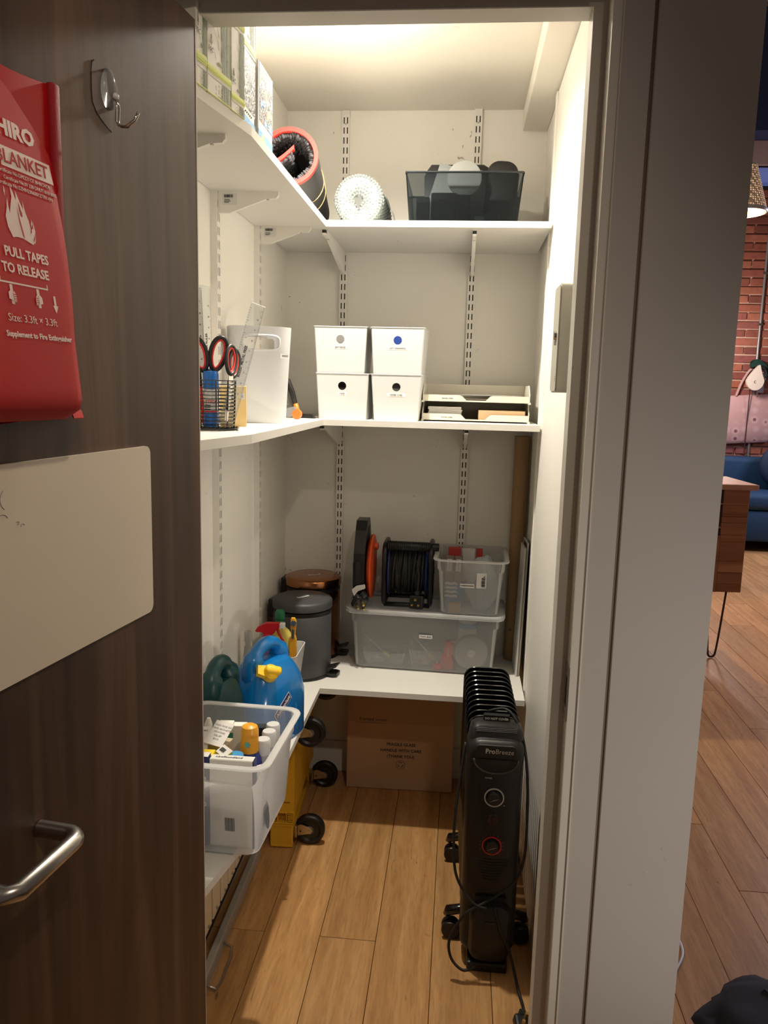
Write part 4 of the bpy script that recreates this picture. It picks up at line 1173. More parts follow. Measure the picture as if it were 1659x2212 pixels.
for i, (lb, x, y, w_, d_, hh, c, rz) in enumerate((('grey fixing block lying at left inside the tool tub', -.255, 2.640, .034, .03, .020, C(160, 158, 154), .4), ('yellow fixing block lying inside the middle tray of the tool tub', -.085, 2.640, .030, .024, .018, C(222, 190, 80), -.3),
                                 ('dark pliers block lying at left tray of the tool tub', -.190, 2.670, .05, .02, .022, C(60, 58, 58), .2), ('brass hinge lying in the middle tray of the tool tub', -.112, 2.675, .03, .02, .024, C(170, 150, 100), .1),
                                 ('red block lying on the tub floor beside the torch', -.045, 2.592, .026, .02, .022, C(200, 44, 44), 0))):
    t = small('fixing_block', lb, 'fixing', (x, y, zt_ + .0022), (0, 0, rz))
    B().box(-w_ / 2, w_ / 2, -d_ / 2, d_ / 2, 0, hh, .003, 1).make('block', M('fix_%d' % i, c, .5), t)
    B().cyl((0, 0, hh), (0, 0, hh + .004), .005, seg=10).make('stud', STEEL, t)

# ---- HARDWARE tub on the lid
hb = gnbox('hardware_tub', 'smaller clear open tub labelled HARDWARE standing on the tool tub lid', 'storage tub', .0580, 2.645, TUBTOP, -.03, .190, .215, .224, .262, .190, 'clear plastic tubs')
fronttape(hb, 'HARDWARE', -.010, -.1195, .105, .046, .013, tilt=.10)
sticker(hb, .032, .052, (.036, -.1235, .125), (PI / 2 + .11, 0, 0), PAPER)
barcode(hb, .040, .012, (.042, -.1248, .125), (PI / 2 + .11, PI / 2, 0), n=11)
zh_ = TUBTOP + .0035
def carton(name, label, cat, loc, wd, dp, hh, m, rz=0, tilt=(0, 0), word=None, wmat=None, wsize=.012, band=None, group=None, wrot=0):
    t = thing(name, label, cat, loc, rot=(tilt[0], tilt[1], rz), group=group)
    B().box(-wd / 2, wd / 2, -dp / 2, dp / 2, 0, hh, .0008, 1).make('box_body', m, t)
    if band: B().box(-wd / 2 - .0002, wd / 2 + .0002, -dp / 2 - .0002, dp / 2 + .0002, band[0] * hh, band[1] * hh).make('colour_band', band[2], t)
    if word: text(t, word, wsize, wmat or PRINTK, (0, -dp / 2 - .0005, hh * .55), (PI / 2, wrot, 0), bold=.02)
    return t
REDC = M('red_card', C(190, 58, 48), .6); GREYC = M('grey_brown_card', C(132, 124, 112), .7); BLUEC = M('blue_card', C(92, 150, 200), .6)
carton('screw_box', 'red topped box standing tallest at back left in the HARDWARE tub', 'box', (.000, 2.715, zh_), .044, .035, .190, REDC, word='M6', wmat=PAPER)
for lb, x in (('small grey box with white label, left of pair in the HARDWARE tub', -.016), ('small grey box with white label, right of pair in the HARDWARE tub', .0145)):
    t = carton('grey_screw_box', lb, 'box', (x, 2.650, zh_ + .082), .028, .026, .090, GREYC, 0)
    sticker(t, .016, .042, (0, -.0131, .062)); text(t, 'M5X10', .010, PRINTK, (0, -.0140, .062), (PI / 2, PI / 2, 0))
    
carton('blue_box', 'blue box standing at left in the HARDWARE tub below grey boxes', 'box', (.0030, 2.650, zh_), .060, .05, .080, BLUEC)
carton('white_hook_card', 'white card of cable clips at front left in the HARDWARE tub', 'card', (-.0080, 2.590, zh_ + .001), .035, .012, .05, BLUEC)
t = thing('cable_clips', 'stack of white cable clips at the left front inside the HARDWARE tub', 'clips', (-.0080, 2.572, zh_ + .052))
b = B()
for k in range(4): b.tube([(-.020, 0, .014 * k), (-.012, -.004, .014 * k + .004), (0, 0, .014 * k), (.012, -.004, .014 * k + .004), (.020, 0, .014 * k)], .0042, 6)
b.make('clip', WPLA, t, smooth=True)
carton('door_stop_box', 'small brown box lying on the HARDWARE tub floor at left', 'box', (.0060, 2.5705, zh_), .042, .022, .032, KRAFT)
carton('tape_box', 'tall white packet standing in the middle of the HARDWARE tub', 'packet', (.048, 2.722, zh_), .045, .026, .186, PAPER)
carton('red_tag_box', 'small red box at the back of the HARDWARE tub', 'box', (.086, 2.725, zh_), .022, .03, .186, REDC)
PLB = clear('pale_blue_polythene', (.84, .89, .92, 1), .66, .25, .7)
t = thing('polythene_bag', 'crumpled pale blue polythene bag filling the right of the HARDWARE tub', 'bag', (.0950, 2.610, zh_ + .002))
b = B(); rnd = random.Random(11)
g = bmesh.ops.create_icosphere(b.bm, subdivisions=4, radius=1.0)['verts']
from mathutils import noise as mnoise
for v in g:
    n_ = v.co.copy(); q = mnoise.noise(n_ * 2.6) * .14 + abs(mnoise.noise(n_ * 5)) * .16 + abs(mnoise.noise(n_ * 11)) * .07
    v.co = Vector((n_.x * .050 * (1 + q), n_.y * .070 * (1 + q), max(0, .088 + n_.z * .088 * (1 + q * .6)) + (.012 if n_.z > .8 and n_.x > .2 else 0)))
b.make('bag_body', PLB, t, smooth=True)

# ---- cable reels on the tub lid
t = thing('cable_reel', 'orange and black extension cable reel standing on edge on tool tub', 'cable reel', (-.300, 2.655, TUBTOP), .0)
ORN = M('orange_reel_plastic', C(226, 86, 36), .42)
zc = .128
b = B(); b.lathe([(.004, .000), (.090, .000), (.108, .008), (.112, .014), (.108, .018), (.004, .026)], (.004, 0, zc), 44, 'x'); b.make('orange_flange', ORN, t, smooth=35)
B().lathe([(.004, 0), (.013, 0), (.012, .018), (.004, .020)], (.018, 0, zc + .070), 16, 'x').make('winder_knob', ORN, t, smooth=35)
b = B()
b.prism([(-.095, .018), (-.060, .004), (.060, .004), (.095, .018), (.112, .10), (.100, .19), (.060, .262), (.035, .292), (-.035, .292), (-.060, .262), (-.100, .19), (-.112, .10)], -.036, .002, 'x'); b.make('black_housing', BLACK, t)
b = B(); b.prism([(-.045, .205), (.045, .205), (.030, .268), (-.030, .268)], -.0365, .0025, 'x'); b.make('handle_recess', M('recess_black', C(8, 8, 8), .7), t)
B().box(-.0362, -.030, -.1125, -.088, .090, .160).make('side_slot', _mats['recess_black'], t)
B().box(-.029, -.009, -.1130, -.108, .085, .165, .002, 1).make('socket_cover', BLACKM, t)
def plug(par, loc, rot, name='plug'):
    p = B(); p.box(-.024, .024, -.012, .012, -.022, .024, .006, 2); p.box(-.008, .008, -.010, .010, .022, .040, .003, 1)
    o = p.make(name, BLACK, par, loc, rot)
    q = B(); q.box(-.0035, .0035, -.030, -.011, .006, .013); q.make('earth_pin', M('brass_pin', C(196, 168, 96), .3, .9), o)
    for s in (-1, 1):
        q = B(); q.box(s * .011 - .0032, s * .011 + .0032, -.028, -.011, -.011, -.006); q.make('pin', _mats['brass_pin'], o)
    return o
plug(t, (-.010, -.118, .030), (math.radians(28), math.radians(15), math.radians(35)))
b = B(); b.tube([(-.020, -.070, .02), (-.028, -.09, .012), (-.020, -.108, .012), (-.012, -.115, .022)], .004, 8); b.make('flex', RUBBER, t, smooth=True)
B().prism([(-.026, 0), (-.010, .014), (.018, .020), (.020, .006), (-.004, -.004), (-.018, -.022)], -.1165, -.1155, 'y').make('paper_tag', PAPER, t, (-.012, .0, .070))

t = thing('cable_drum', 'black cable wound on blue drum in a black tubular frame', 'cable reel', (-.1570, 2.665, TUBTOP), .0)
NAVY = M('navy_drum_plastic', C(28, 44, 110), .45)
b = B()
for x in (-.078, .078):
    fr = rr(.150, .205, .035, 5, 0, .1105 + .002)
    b.tube([(x * (1 - .0), p[0], p[1]) for p in fr], .0085, 8, closed=True)
b.tube([(-.078, -.060, .0085), (.078, -.060, .0085)], .0085, 8); b.tube([(-.078, .060, .0085), (.078, .060, .0085)], .0085, 8)
b.make('tube_frame', BLACK, t, smooth=True)
b = B(); pts = [(-.070, 0, .222)] + []
b.tube([(-.072, -.060, .213), (.075, -.060, .213)], .0155, 14); 
for k in range(22): b.lathe([(.0165, -.0014), (.0175, 0), (.0165, .0014)], (-.066 + .0062 * k, -.060, .213), 14, 'x', cap=False)
b.make('ribbed_grip', BLACK, t, smooth=True)
B().lathe([(.004, 0), (.014, .001), (.014, .024), (.004, .025)], (.080, -.060, .213), 16, 'x').make('end_knob', BLACK, t, smooth=35)
for x in (-.067, .060): B().lathe([(.02, 0), (.088, 0), (.090, .002), (.088, .005), (.02, .005)], (x, 0, .120), 36, 'x').make('drum_flange', NAVY, t, smooth=35)
B().cyl((-.09, 0, .12), (.09, 0, .12), .012, seg=14).make('axle', BLACK, t)
b = B(); rnd = random.Random(9)
for k in range(26):
    x0 = -.058 + .0045 * k
    pts = []
    r_ = .078 + rnd.uniform(-.003, .005); ph = rnd.uniform(0, 6)
    for i in range(30):
        a = 2 * PI * i / 30
        pts.append((x0 + .006 * math.sin(a + ph), (r_ + .002 * math.sin(3 * a + ph)) * math.cos(a), .120 + (r_ + .002 * math.sin(3 * a + ph)) * math.sin(a)))
    b.tube(pts, .0046, 6, closed=True)
b.lathe([(.074, -.060), (.074, .058)], (0, 0, .12), 30, 'x', cap=False)
b.make('wound_cable', RUBBER, t, smooth=True, kind='stuff')
b = B(); b.tube([(.030, -.070, .170), (.040, -.088, .12), (.038, -.094, .08), (.036, -.092, .058)], .0046, 8); b.make('loose_flex', RUBBER, t, smooth=True)
plug(t, (.036, -.095, .028), (math.radians(-12), 0, math.radians(-8)))

# ---- cardboard tube and frames at right
t = thing('cardboard_tube', 'long brown cardboard tube standing upright in the right back corner', 'tube', (.2165, 2.757, zl), rot=(math.radians(-0.3), math.radians(0.15), 0))
B().lathe([(.026, 0), (.027, .001), (.027, .800), (.026, .801), (.022, .801), (.022, .0)], seg=32, cap=False).make('tube_body', CARD, t, smooth=40)
b = B(); b.tube([(.012, -.0258, .58), (.016, -.0245, .5), (.022, -.0205, .42), (.0225, -.0195, .36)], .0006, 5); b.make('wrap_seam', M('seam_brown', C(120, 88, 58), .8), t)
B().prism(rr(.012, .005, .002, 3, -.010, .115), -.0262, -.0252, 'y').make('tape_mark', M('mark_brown', C(110, 80, 56), .8), t)
for lb, dx, dy, H, m_ in (('black and white framed panel leaning on the right wall behind tube', .0, .0, .455, M('dark_artwork', C(50, 50, 50), .5, var=.8, vs=30)), ('plain white board leaning on the right wall in front of framed panel', -.0085, -.010, .440, PAPER)):
    t = thing('leaning_panel', lb, 'panel', (.2285 + dx, 2.675 + dy, zl), rot=(0, math.radians(1.2), math.radians(1.5)))
    B().box(-.0015, .0015, -.085, .022, .0005, H, .0004, 1).make('board', m_, t)
    b = B()
    b.box(-.003, .003, -.088, -.085, 0, H + .003); b.box(-.003, .003, .022, .025, 0, H + .003); b.box(-.003, .003, -.085, .022, H, H + .003); b.box(-.003, .003, -.085, .022, 0, .003)
    b.make('frame', M('pale_frame', C(206, 202, 192), .45), t)

# ---- cleaning bottles and caddy on the left arm
t = thing('white_caddy', 'white plastic caddy of cleaning bottles beside the dark grey bin', 'caddy', (-.530, 2.300, zl), .0)
openbox(.105, .120, .140, .160, .150, .0025, .012, .016).make('caddy_body', WPLA, t, smooth=35)
YEL = M('pale_yellow_bottle', C(238, 222, 110), .4); GRN = M('dark_green_plastic', C(18, 104, 66), .4)
zc_ = zl + .003
t = thing('yellow_bottle', 'pale yellow cleaner bottle with dark green cap in the white caddy', 'bottle', (-.5230, 2.328, zc_ + .024))
b = B(); lps = []
for z, w_, d_, dx in ((-.024, .064, .036, 0), (-.02, .070, .040, 0), (.11, .070, .040, 0), (.150, .066, .038, -.002), (.172, .048, .032, -.006), (.185, .026, .024, -.010), (.192, .022, .022, -.010)):
    lps.append([(p[0] + dx, p[1], z) for p in rr(w_, d_, min(w_, d_) * .42, 5)])
b.loft(lps).make('bottle_body', YEL, t, smooth=45)
B().lathe([(.0125, .190), (.0135, .193), (.0135, .204), (.0125, .206)], (-.010, 0, 0), 20).make('collar', GRN, t, smooth=40)
B().lathe([(.0120, .2062), (.0155, .209), (.0155, .228), (.012, .236), (.004, .238)], (-.010, 0, 0), 20).make('cap', GRN, t, smooth=40)
b = B(); b.prism([(-.004, .112), (.022, .098), (.026, .108), (.012, .124), (-.004, .126)], -.0212, -.0202, 'y'); b.make('green_label', GRN, t)
t = thing('spray_bottle', 'spray bottle with red trigger head standing in the white caddy', 'bottle', (-.5560, 2.268, zc_ + .026))
b = B(); lps = []
for z, w_, d_ in ((-.026, .034, .036), (-.022, .037, .040), (.09, .037, .040), (.125, .034, .034), (.140, .024, .024), (.148, .022, .022)):
    lps.append([(p[0], p[1], z) for p in rr(w_, d_, w_ * .4, 5)])
b.loft(lps).make('bottle_body', WPLA, t, smooth=45)
SPR = M('red_spray_plastic', C(190, 24, 34), .35)
B().lathe([(.0135, .145), (.0155, .147), (.0150, .172), (.0125, .176)], seg=18).make('red_collar', SPR, t, smooth=40)
b = B(); b.prism([(-.038, .186), (-.030, .198), (-.008, .210), (.036, .212), (.036, .198), (.026, .190), (.020, .180), (.008, .174), (-.010, .174), (-.016, .182), (-.034, .182)], -.0095, .0095, 'y'); b.make('red_head', SPR, t)
b = B(); b.tube([(.027, 0, .196), (.033, 0, .180), (.042, 0, .163), (.052, 0, .150)], [.005, .0045, .0038, .0028], 8); b.make('trigger', SPR, t, smooth=True)
B().box(.0362, .052, -.0085, .0085, .1965, .2125, .002, 1).make('nozzle', M('pale_nozzle', C(226, 226, 226), .4), t)
t = thing('yellow_hand_tool', 'yellow hand tool with round metal tip standing in the white caddy', 'tool', (-.4850, 2.300, zc_ + .012))
b = B(); b.prism([(-.010, -.012), (.010, -.012), (.010, .165), (.006, .180), (.009, .222), (.004, .234), (-.006, .234), (-.008, .218), (-.005, .18), (-.010, .165)], -.007, .007, 'y'); b.make('tool_body', M('amber_plastic', C(232, 168, 44), .45), t)
B().lathe([(.003, 0), (.0085, 0), (.0085, .006), (.003, .006)], (.002, -.0135, .220), 16, 'y').make('metal_tip', STEEL, t, smooth=40)
B().box(-.003, .004, -.008, -.0065, .17, .2).make('grey_spring', STEEL, t)
# clear scoop behind
t = thing('milky_funnel', 'milky clear plastic funnel behind the red spray head', 'funnel', (-.596, 2.188, zl))
B().lathe([(.020, 0), (.0205, .002), (.016, .14), (.010, .20), (.012, .235), (.009, .235), (.013, .14), (.018, .004)], seg=20, cap=False).make('funnel_body', clear('milky_plastic', (.80, .80, .76, 1), .45, .25), t, smooth=40)

# ---- first-aid style jugs
def jug(name, label, x, y, rz, W, D, H, m, hole, cap=None):
    t = thing(name, label, 'jug', (x, y, zl), rz)
    b = B(); lps = []
    prof = [(0, .94, .94, 0), (.006, 1, 1, 0), (.44 * H, 1, 1, 0), (.58 * H, .93, .90, .0), (.68 * H, .80, .76, .0), (.76 * H, .62, .62, 0), (.79 * H, .50, .52, 0)]
    for z, a, c, sh in prof: lps.append([(p[0] * a, p[1] * c, z) for p in rr(W, D, min(W, D) * .34, 6)])
    b.loft(lps); 
    b.make('jug_body', m, t, smooth=45)
    b = B(); pts = []; rad = []
    for k in range(17):
        a = PI * k / 16
        yy = -D * .29 * math.cos(a) ; zz = .60 * H + (.40 * H - .019) * math.sin(a) ** .62
        pts.append((0, yy, zz)); rad.append(.019 if 3 < k < 13 else .028)
    b.tube(pts, rad, 12); hd = b.make('handle_arch', m, t, smooth=True)
    return t
JBLUE = M('glossy_blue_jug', C(14, 112, 184), .22, coat=.3); JTEAL = M('dark_teal_jug', C(10, 62, 66), .35)
tj = jug('teal_jug', 'dark teal plastic jug with loop handle at left beside the blue jug', -.5680, 1.818, math.radians(-14), .085, .150, .292, JTEAL, None)
sticker(tj, .070, .046, (-.012, -.0757, .115), (PI / 2, 0, 0), M('grey_label', C(190, 190, 184), .5))
bj = jug('blue_jug', 'glossy blue plastic jug with yellow spout cap behind the medicine tub', -.4980, 2.010, math.radians(-22), .152, .220, .282, JBLUE, None)
YCAP = M('yellow_cap_plastic', C(246, 200, 34), .4)
b = B()
b.lathe([(.020, 0), (.022, .004), (.021, .024), (.016, .030), (.004, .031)], seg=18)
b.box(-.020, .024, -.011, .011, .018, .042, .008, 3); b.prism([(-.036, -.010), (-.012, -.016), (-.012, .016), (-.036, .014)], .006, .022)
b.make('spout_cap', YCAP, bj, (.050, -.058, .200), (math.radians(44), math.radians(14), math.radians(48)), smooth=35)
b = B()
for k in range(4): b.tube([(.0755, -.05 + .03 * k, .02), (.0755, -.05 + .028 * k, .08), (.069, -.045 + .026 * k, .14)], .003, 6)
b.make('moulded_flute', JBLUE, bj, smooth=True)
s = sticker(bj, .080, .026, (.0772, -.030, .110), (PI / 2, math.radians(-34), PI / 2), PAPER)
s2 = sticker(bj, .076, .022, (.0778, -.030, .110), (PI / 2, math.radians(-34), PI / 2), M('navy_label', C(40, 44, 100), .4))
text(bj, 'Astroplast', .0165, PAPER, (.0786, -.030, .1105), (PI / 2, math.radians(-34), PI / 2), bold=.02)

# ---- medicine tub, front left
mt = gnbox('medicine_tub', 'clear open tub of medicines in front, beside the dark door', 'storage tub', -.4735, 1.5700, zl, math.radians(-2), .205, .250, .238, .292, .208, 'clear plastic tubs')
zm_ = zl + .0035
barcode(mt, .020, .030, (.048, -.1325, .075), (PI / 2 + .08, 0, 0), n=8)
o = B().lathe([(.001, -.0006), (.016, -.0006), (.016, 0)], seg=22, axis='x').make('round_label', M('grey_oval_label', C(120, 124, 130), .5), mt, (.1085, -.075, .075), (0, math.radians(-7), 0)); o.scale = (1, 1, 2.2)
NAVYC = M('navy_carton', C(46, 62, 116), .5); WC = M('white_carton', C(236, 232, 224), .55); YC = M('yellow_carton', C(240, 212, 44), .5); MAR = M('maroon_carton', C(150, 34, 30), .5); BRN = M('beige_carton', C(196, 182, 152), .6)
t = carton('test_kit_box', 'navy test kit box with white print at the front left of tub', 'box', (-.5240, 1.4800, zm_), .078, .020, .196, NAVYC)
text(t, 'Flowflex', .028, PAPER, (.024, -.0105, .110), (PI / 2, PI / 2, 0), shear=.2)
B().box(-.0388, .0388, -.0098, .0098, .196, .1965).make('white_top', PAPER, t)
t = carton('large_white_box', 'large white box with navy edges filling the front of the tub', 'box', (-.4355, 1.4810, zm_), .093, .022, .192, WC)
b = B(); b.box(.0435, .0467, -.0113, .0113, 0, .192); b.make('navy_edge', NAVYC, t)
sticker(t, .088, .020, (0, 0, .1926), (0, 0, 0), PAPER); text(t, 'newfoundland', .010, PRINTK, (-.008, 0, .1934), (0, 0, 0))
grpA = 'yellow and maroon tablet boxes'
for i, (lb, x, y, z, rz, tl) in enumerate((('yellow and maroon tablet box half behind the door edge in the tub', -.5560, 1.522, .112, .05, (.12, 0)), ('yellow and maroon tablet box, middle of the row in the tub', -.5280, 1.523, .112, -.02, (.12, 0)), ('yellow and maroon tablet box, right of the row in the tub', -.5000, 1.524, .110, .0, (.12, .0)), ('yellow and maroon tablet box tilted on top beside the blue bottle', -.4700, 1.540, .124, -.5, (.32, .30)))):
    t = carton('tablet_box', lb, 'box', (x, y, zm_ + z), .026, .024, .074, YC, rz, tl, 'Anadin', M('teal_print', C(20, 110, 90), .5), .0072, (.0, .42, MAR), grpA, PI / 2 * 0)
    text(t, 'extra', .0060, M('red_word', C(200, 40, 30), .5), (0, -.0127, .033), FRONT, bold=.02) if i == 3 else None
    B().prism(rr(.015, .007, .0034, 4, .002, .016), -.0130, -.0124, 'y').make('tablet_print', PAPER, t)
    if i == 3: B().box(-.013, .013, -.012, .012, .0742, .0748).make('white_end', PAPER, t); barcode(t, .012, .010, (-.004, 0, .0752), (0, 0, 0), n=5)
for i, (lb, x, y, w_, d_, hh, rz, m_, wd) in enumerate((('beige cardboard sachet box with open white lid at left in the tub', -.5420, 1.585, .040, .045, .166, .1, BRN, None), ('beige sachet box with raised white flap, middle of the tub', -.4960, 1.588, .042, .045, .174, -.15, BRN, None), ('white and green pill box standing at the back of the tub', -.497, 1.640, .032, .022, .196, .1, WC, None), ('white pill box standing beside the green one at the back', -.4655, 1.642, .030, .022, .193, .1, WC, None))):
    t = carton('medicine_box', lb, 'box', (x, y, zm_), w_, d_, hh, m_, rz)
    if i < 2:
        fl = B(); fl.box(-.021, .021, -.032, .032, 0, .001); fo = fl.make('open_flap', PAPER, t, (.004, -.012, hh + .018 + .006 * i), (math.radians(26), math.radians(-8 + 16 * i), 0))
        for k, wtxt in enumerate((('LANSOPRA', 'ZOLE', '28 caps') if i == 0 else ('TAKE ONE OR', 'TWO SACHETS', 'POWDER', 'RELIEF', 'ENO'))):
            text(fo, wtxt, .0062, M('purple_print', C(110, 60, 110), .6) if i == 0 else PRINTG, (0, .020 - .009 * k, .0014), (0, 0, 0 if i == 0 else PI / 2) if i == 0 else (0, 0, 0))
    if i == 2:
        B().box(-.0162, .0162, -.0112, .0112, .118, .176).make('green_panel', M('green_card', C(60, 150, 120), .5), t)
t = carton('black_box', 'black box with orange side standing at the back right of tub', 'box', (-.4280, 1.655, zm_), .038, .022, .186, M('black_card', C(40, 40, 42), .4), .1)
B().box(.0185, .0195, -.0112, .0112, .0, .186).make('orange_side', M('orange_card', C(214, 158, 84), .5), t); B().box(-.002, .002, -.0118, -.0108, .135, .155).make('white_dash', PAPER, t)
t = thing('sun_lotion_bottle', 'dark blue lotion bottle with orange cap standing in the medicine tub', 'bottle', (-.4215, 1.558, zm_ + .032))
b = B(); lps = []
for z, w_, d_ in ((-.032, .052, .036), (-.027, .056, .040), (.105, .056, .040), (.125, .050, .038), (.136, .038, .034), (.140, .034, .032)):
    lps.append([(p[0], p[1], z) for p in rr(w_, d_, d_ * .46, 6)])
b.loft(lps).make('bottle_body', M('deep_blue_bottle', C(34, 48, 122), .25), t, smooth=45)
OCAP = M('orange_cap', C(236, 166, 40), .35)
B().lathe([(.0185, .1402), (.0195, .142), (.0190, .188), (.0165, .196), (.010, .200), (.002, .2008)], seg=26).make('cap', OCAP, t, smooth=40)
b = B(); pts = []
for k in range(12):
    a = 2 * PI * k / 12; r_ = .008 if k % 2 == 0 else .0045
    pts.append((r_ * math.cos(a), .162 + r_ * math.sin(a)))
b.prism(pts, -.0200, -.0180, 'y'); b.make('sun_print', M('turquoise_print', C(96, 170, 160), .5), t)
t = thing('blue_lid_jar', 'jar with flat bright blue lid in front of the lotion bottle', 'jar', (-.4400, 1.5140, zm_ + .030))
B().lathe([(.0150, -.030), (.0160, -.027), (.0160, .132), (.0150, .134)], seg=26).make('jar_body', M('jar_white', C(200, 214, 226), .35), t, smooth=40)
B().lathe([(.0166, .1342), (.0172, .136), (.0172, .152), (.0160, .154), (.002, .1542)], seg=26).make('lid', M('sky_blue_lid', C(58, 150, 206), .4), t, smooth=40)
for i, (lb, x, y, hh) in enumerate((('clear gel bottle with white flip cap, nearest of three in tub', -.3970, 1.5780, .192), ('clear gel bottle with white flip cap, middle of three in tub', -.3930, 1.6150, .194), ('clear gel bottle with white flip cap, furthest of three in tub', -.3930, 1.6520, .194))):
    t = thing('gel_bottle', lb, 'bottle', (x, y, zm_), group='clear gel bottles in the medicine tub')
    B().lathe([(.013, 0), (.0155, .003), (.0155, hh - .040), (.0145, hh - .034)], seg=22).make('bottle_body', clear('gel_plastic', (.78, .80, .80, 1), .55, .12), t, smooth=40)
    B().lathe([(.0150, hh - .0335), (.0158, hh - .032), (.0158, hh - .004), (.0140, hh), (.002, hh + .0005)], seg=22).make('cap', WPLA, t, smooth=40)
    sticker(t, .016, .060, (-.004, -.0158, hh * .42), (PI / 2, 0, math.radians(-14)), PAPER)
    text(t, 'hy gel', .012, PRINTK, (-.004, -.0166, hh * .42), (PI / 2, PI / 2, math.radians(-14)))
t = thing('tube_cream', 'white cream tube standing at the back left of the medicine tub', 'tube', (-.5500, 1.640, zm_ + .002), rot=(math.radians(2), math.radians(4), 0))
b = B(); b.lathe([(.008, .0), (.011, .004), (.011, .15), (.009, .19), (.004, .205)], seg=16); b.make('tube_body', WC, t, smooth=40)
b = B()
for k in range(3): b.lathe([(.0113, .13 + .010 * k), (.0113, .132 + .010 * k)], seg=16)
b.make('stripe', PRINTG, t, kind='stuff')
t = carton('striped_sachet', 'red and white striped sachet beside the lotion bottle', 'sachet', (-.3945, 1.5400, zm_), .018, .006, .150, WC, .7)
b = B()
for k in range(4): b.box(-.0101, .0101, -.0034, .0034, .055 + .02 * k, .064 + .02 * k)
b.make('red_stripe', M('red_stripe', C(206, 60, 60), .5), t)
# ================================================================ on the closet floor
# ---- carton
t = thing('fragile_carton', 'flat brown cardboard carton reading FRAGILE GLASS standing under the lowest shelf', 'carton', (-.1715, 2.735, .0005), .03)
CARDD = M('brown_carton_board', C(186, 154, 122), .8, var=.06, vs=8, bmp=.04, bs=200)
W2, H2 = .193, .372
B().box(-W2, W2, -.055, .050, 0, H2, .003, 1).make('carton_body', CARDD, t)
B().box(-W2 + .001, W2 - .001, -.0556, -.055, .255, H2 - .002).make('parcel_tape', M('brown_parcel_tape', C(170, 136, 104), .45), t)
for k, (s, z) in enumerate((('FRAGILE GLASS', .176), ('HANDLE WITH CARE', .153), ('(THANK YOU)', .130))):
    text(t, s, .0155, M('carton_ink', C(58, 40, 30), .7), (.004, -.0556, z), FRONT, bold=.02)
ink = _mats['carton_ink']
b = B(); b.tube([(.004 + .016 * math.cos(a), -.0556, .099 + .016 * math.sin(a)) for a in [2 * PI * k / 24 for k in range(24)]], .0006, 4, closed=True)
for k in range(3):
    a = PI / 2 + k * 2 * PI / 3
    b.tube([(.004 + .009 * math.cos(a + q), -.0556, .099 + .009 * math.sin(a + q)) for q in (-.7, -.2, .3, .6)], .0011, 4)
b.make('recycle_mark_print', ink, t, kind='stuff')
text(t, 'framed cover', .017, ink, (-.098, -.0559, .268), FRONT, bold=0, sx=1.1)
B().box(-.142, -.052, -.0560, -.0556, .2545, .2555).make('underline_print', ink, t)

# ---- yellow dolly stored on its side under the left shelf
YD = M('yellow_dolly_plastic', C(226, 176, 44), .5, var=.05, vs=10)
t = thing('yellow_dolly', 'yellow plastic trolley base on casters stored upright on its side under the shelf', 'trolley', (-.520, 2.470, .0005), math.radians(2.5))
b = B()
D0, D1, T, HH = -.200, .225, .036, .440
b.box(-T, T - .010, D0, D1, 0, .010); b.box(-T, T - .010, D0, D1, HH - .010, HH)
b.box(-T, T - .010, D0 + .010, D0 + .020, .01, HH - .01); b.box(-T, T - .010, D1 - .010, D1, .01, HH - .01)
b.box(-T, -T + .008, D0, D1, .01, HH - .01)
b.prism([(D0, .10), (D0 + .05, .115), (D0 + .11, .105), (D1 - .12, .115), (D1, .10), (D1, HH), (D0, HH)], T - .010, T + .004, 'x')
b.make('deck', YD, t)
b = B()
F = D0
b.box(-T, T, F - .004, F + .010, 0, .082, .003, 1)
b.box(-T + .004, T - .004, F - .0065, F - .004, .004, .008); b.box(-T + .004, T - .004, F - .0065, F - .004, .074, .078)
b.box(-T - .002, T + .003, F - .006, F + .010, .082, .086); b.box(-T - .002, T + .003, F - .006, F + .010, .118, .122)
b.box(-T, -T + .003, F - .004, F + .010, .086, .118); b.box(-.014, -.011, F - .004, F + .010, .086, .118); b.box(.014, .017, F - .004, F + .010, .086, .118); b.box(T, T + .003, F - .004, F + .010, .086, .118)
b.box(-T, -.012, F - .004, F + .010, .101, .104)
for k in range(4): b.box(.019, T - .001, F - .004, F + .006, .089 + .0075 * k, .0925 + .0075 * k)
b.box(-T, T, F + .010, F + .014, .08, .13)
b.make('moulded_end', YD, t)
b = B(); b.box(-T, T - .003, F - .002, F + .01, .122, .150); b.box(-T, T - .008, F - .0035, F + .01, .155, HH); b.box(-T + .006, T - .014, F - .0055, F - .0035, .16, HH - .01)
b.make('end_panel', YD, t)
text(t, '3', .030, PRINTK, (-.010, F - .0062, .180), FRONT); 
b = B(); b.tube([(.002, F - .006, .238), (.010, F - .006, .200)], .0022, 5); b.make('marker_stroke', PRINTK, t)
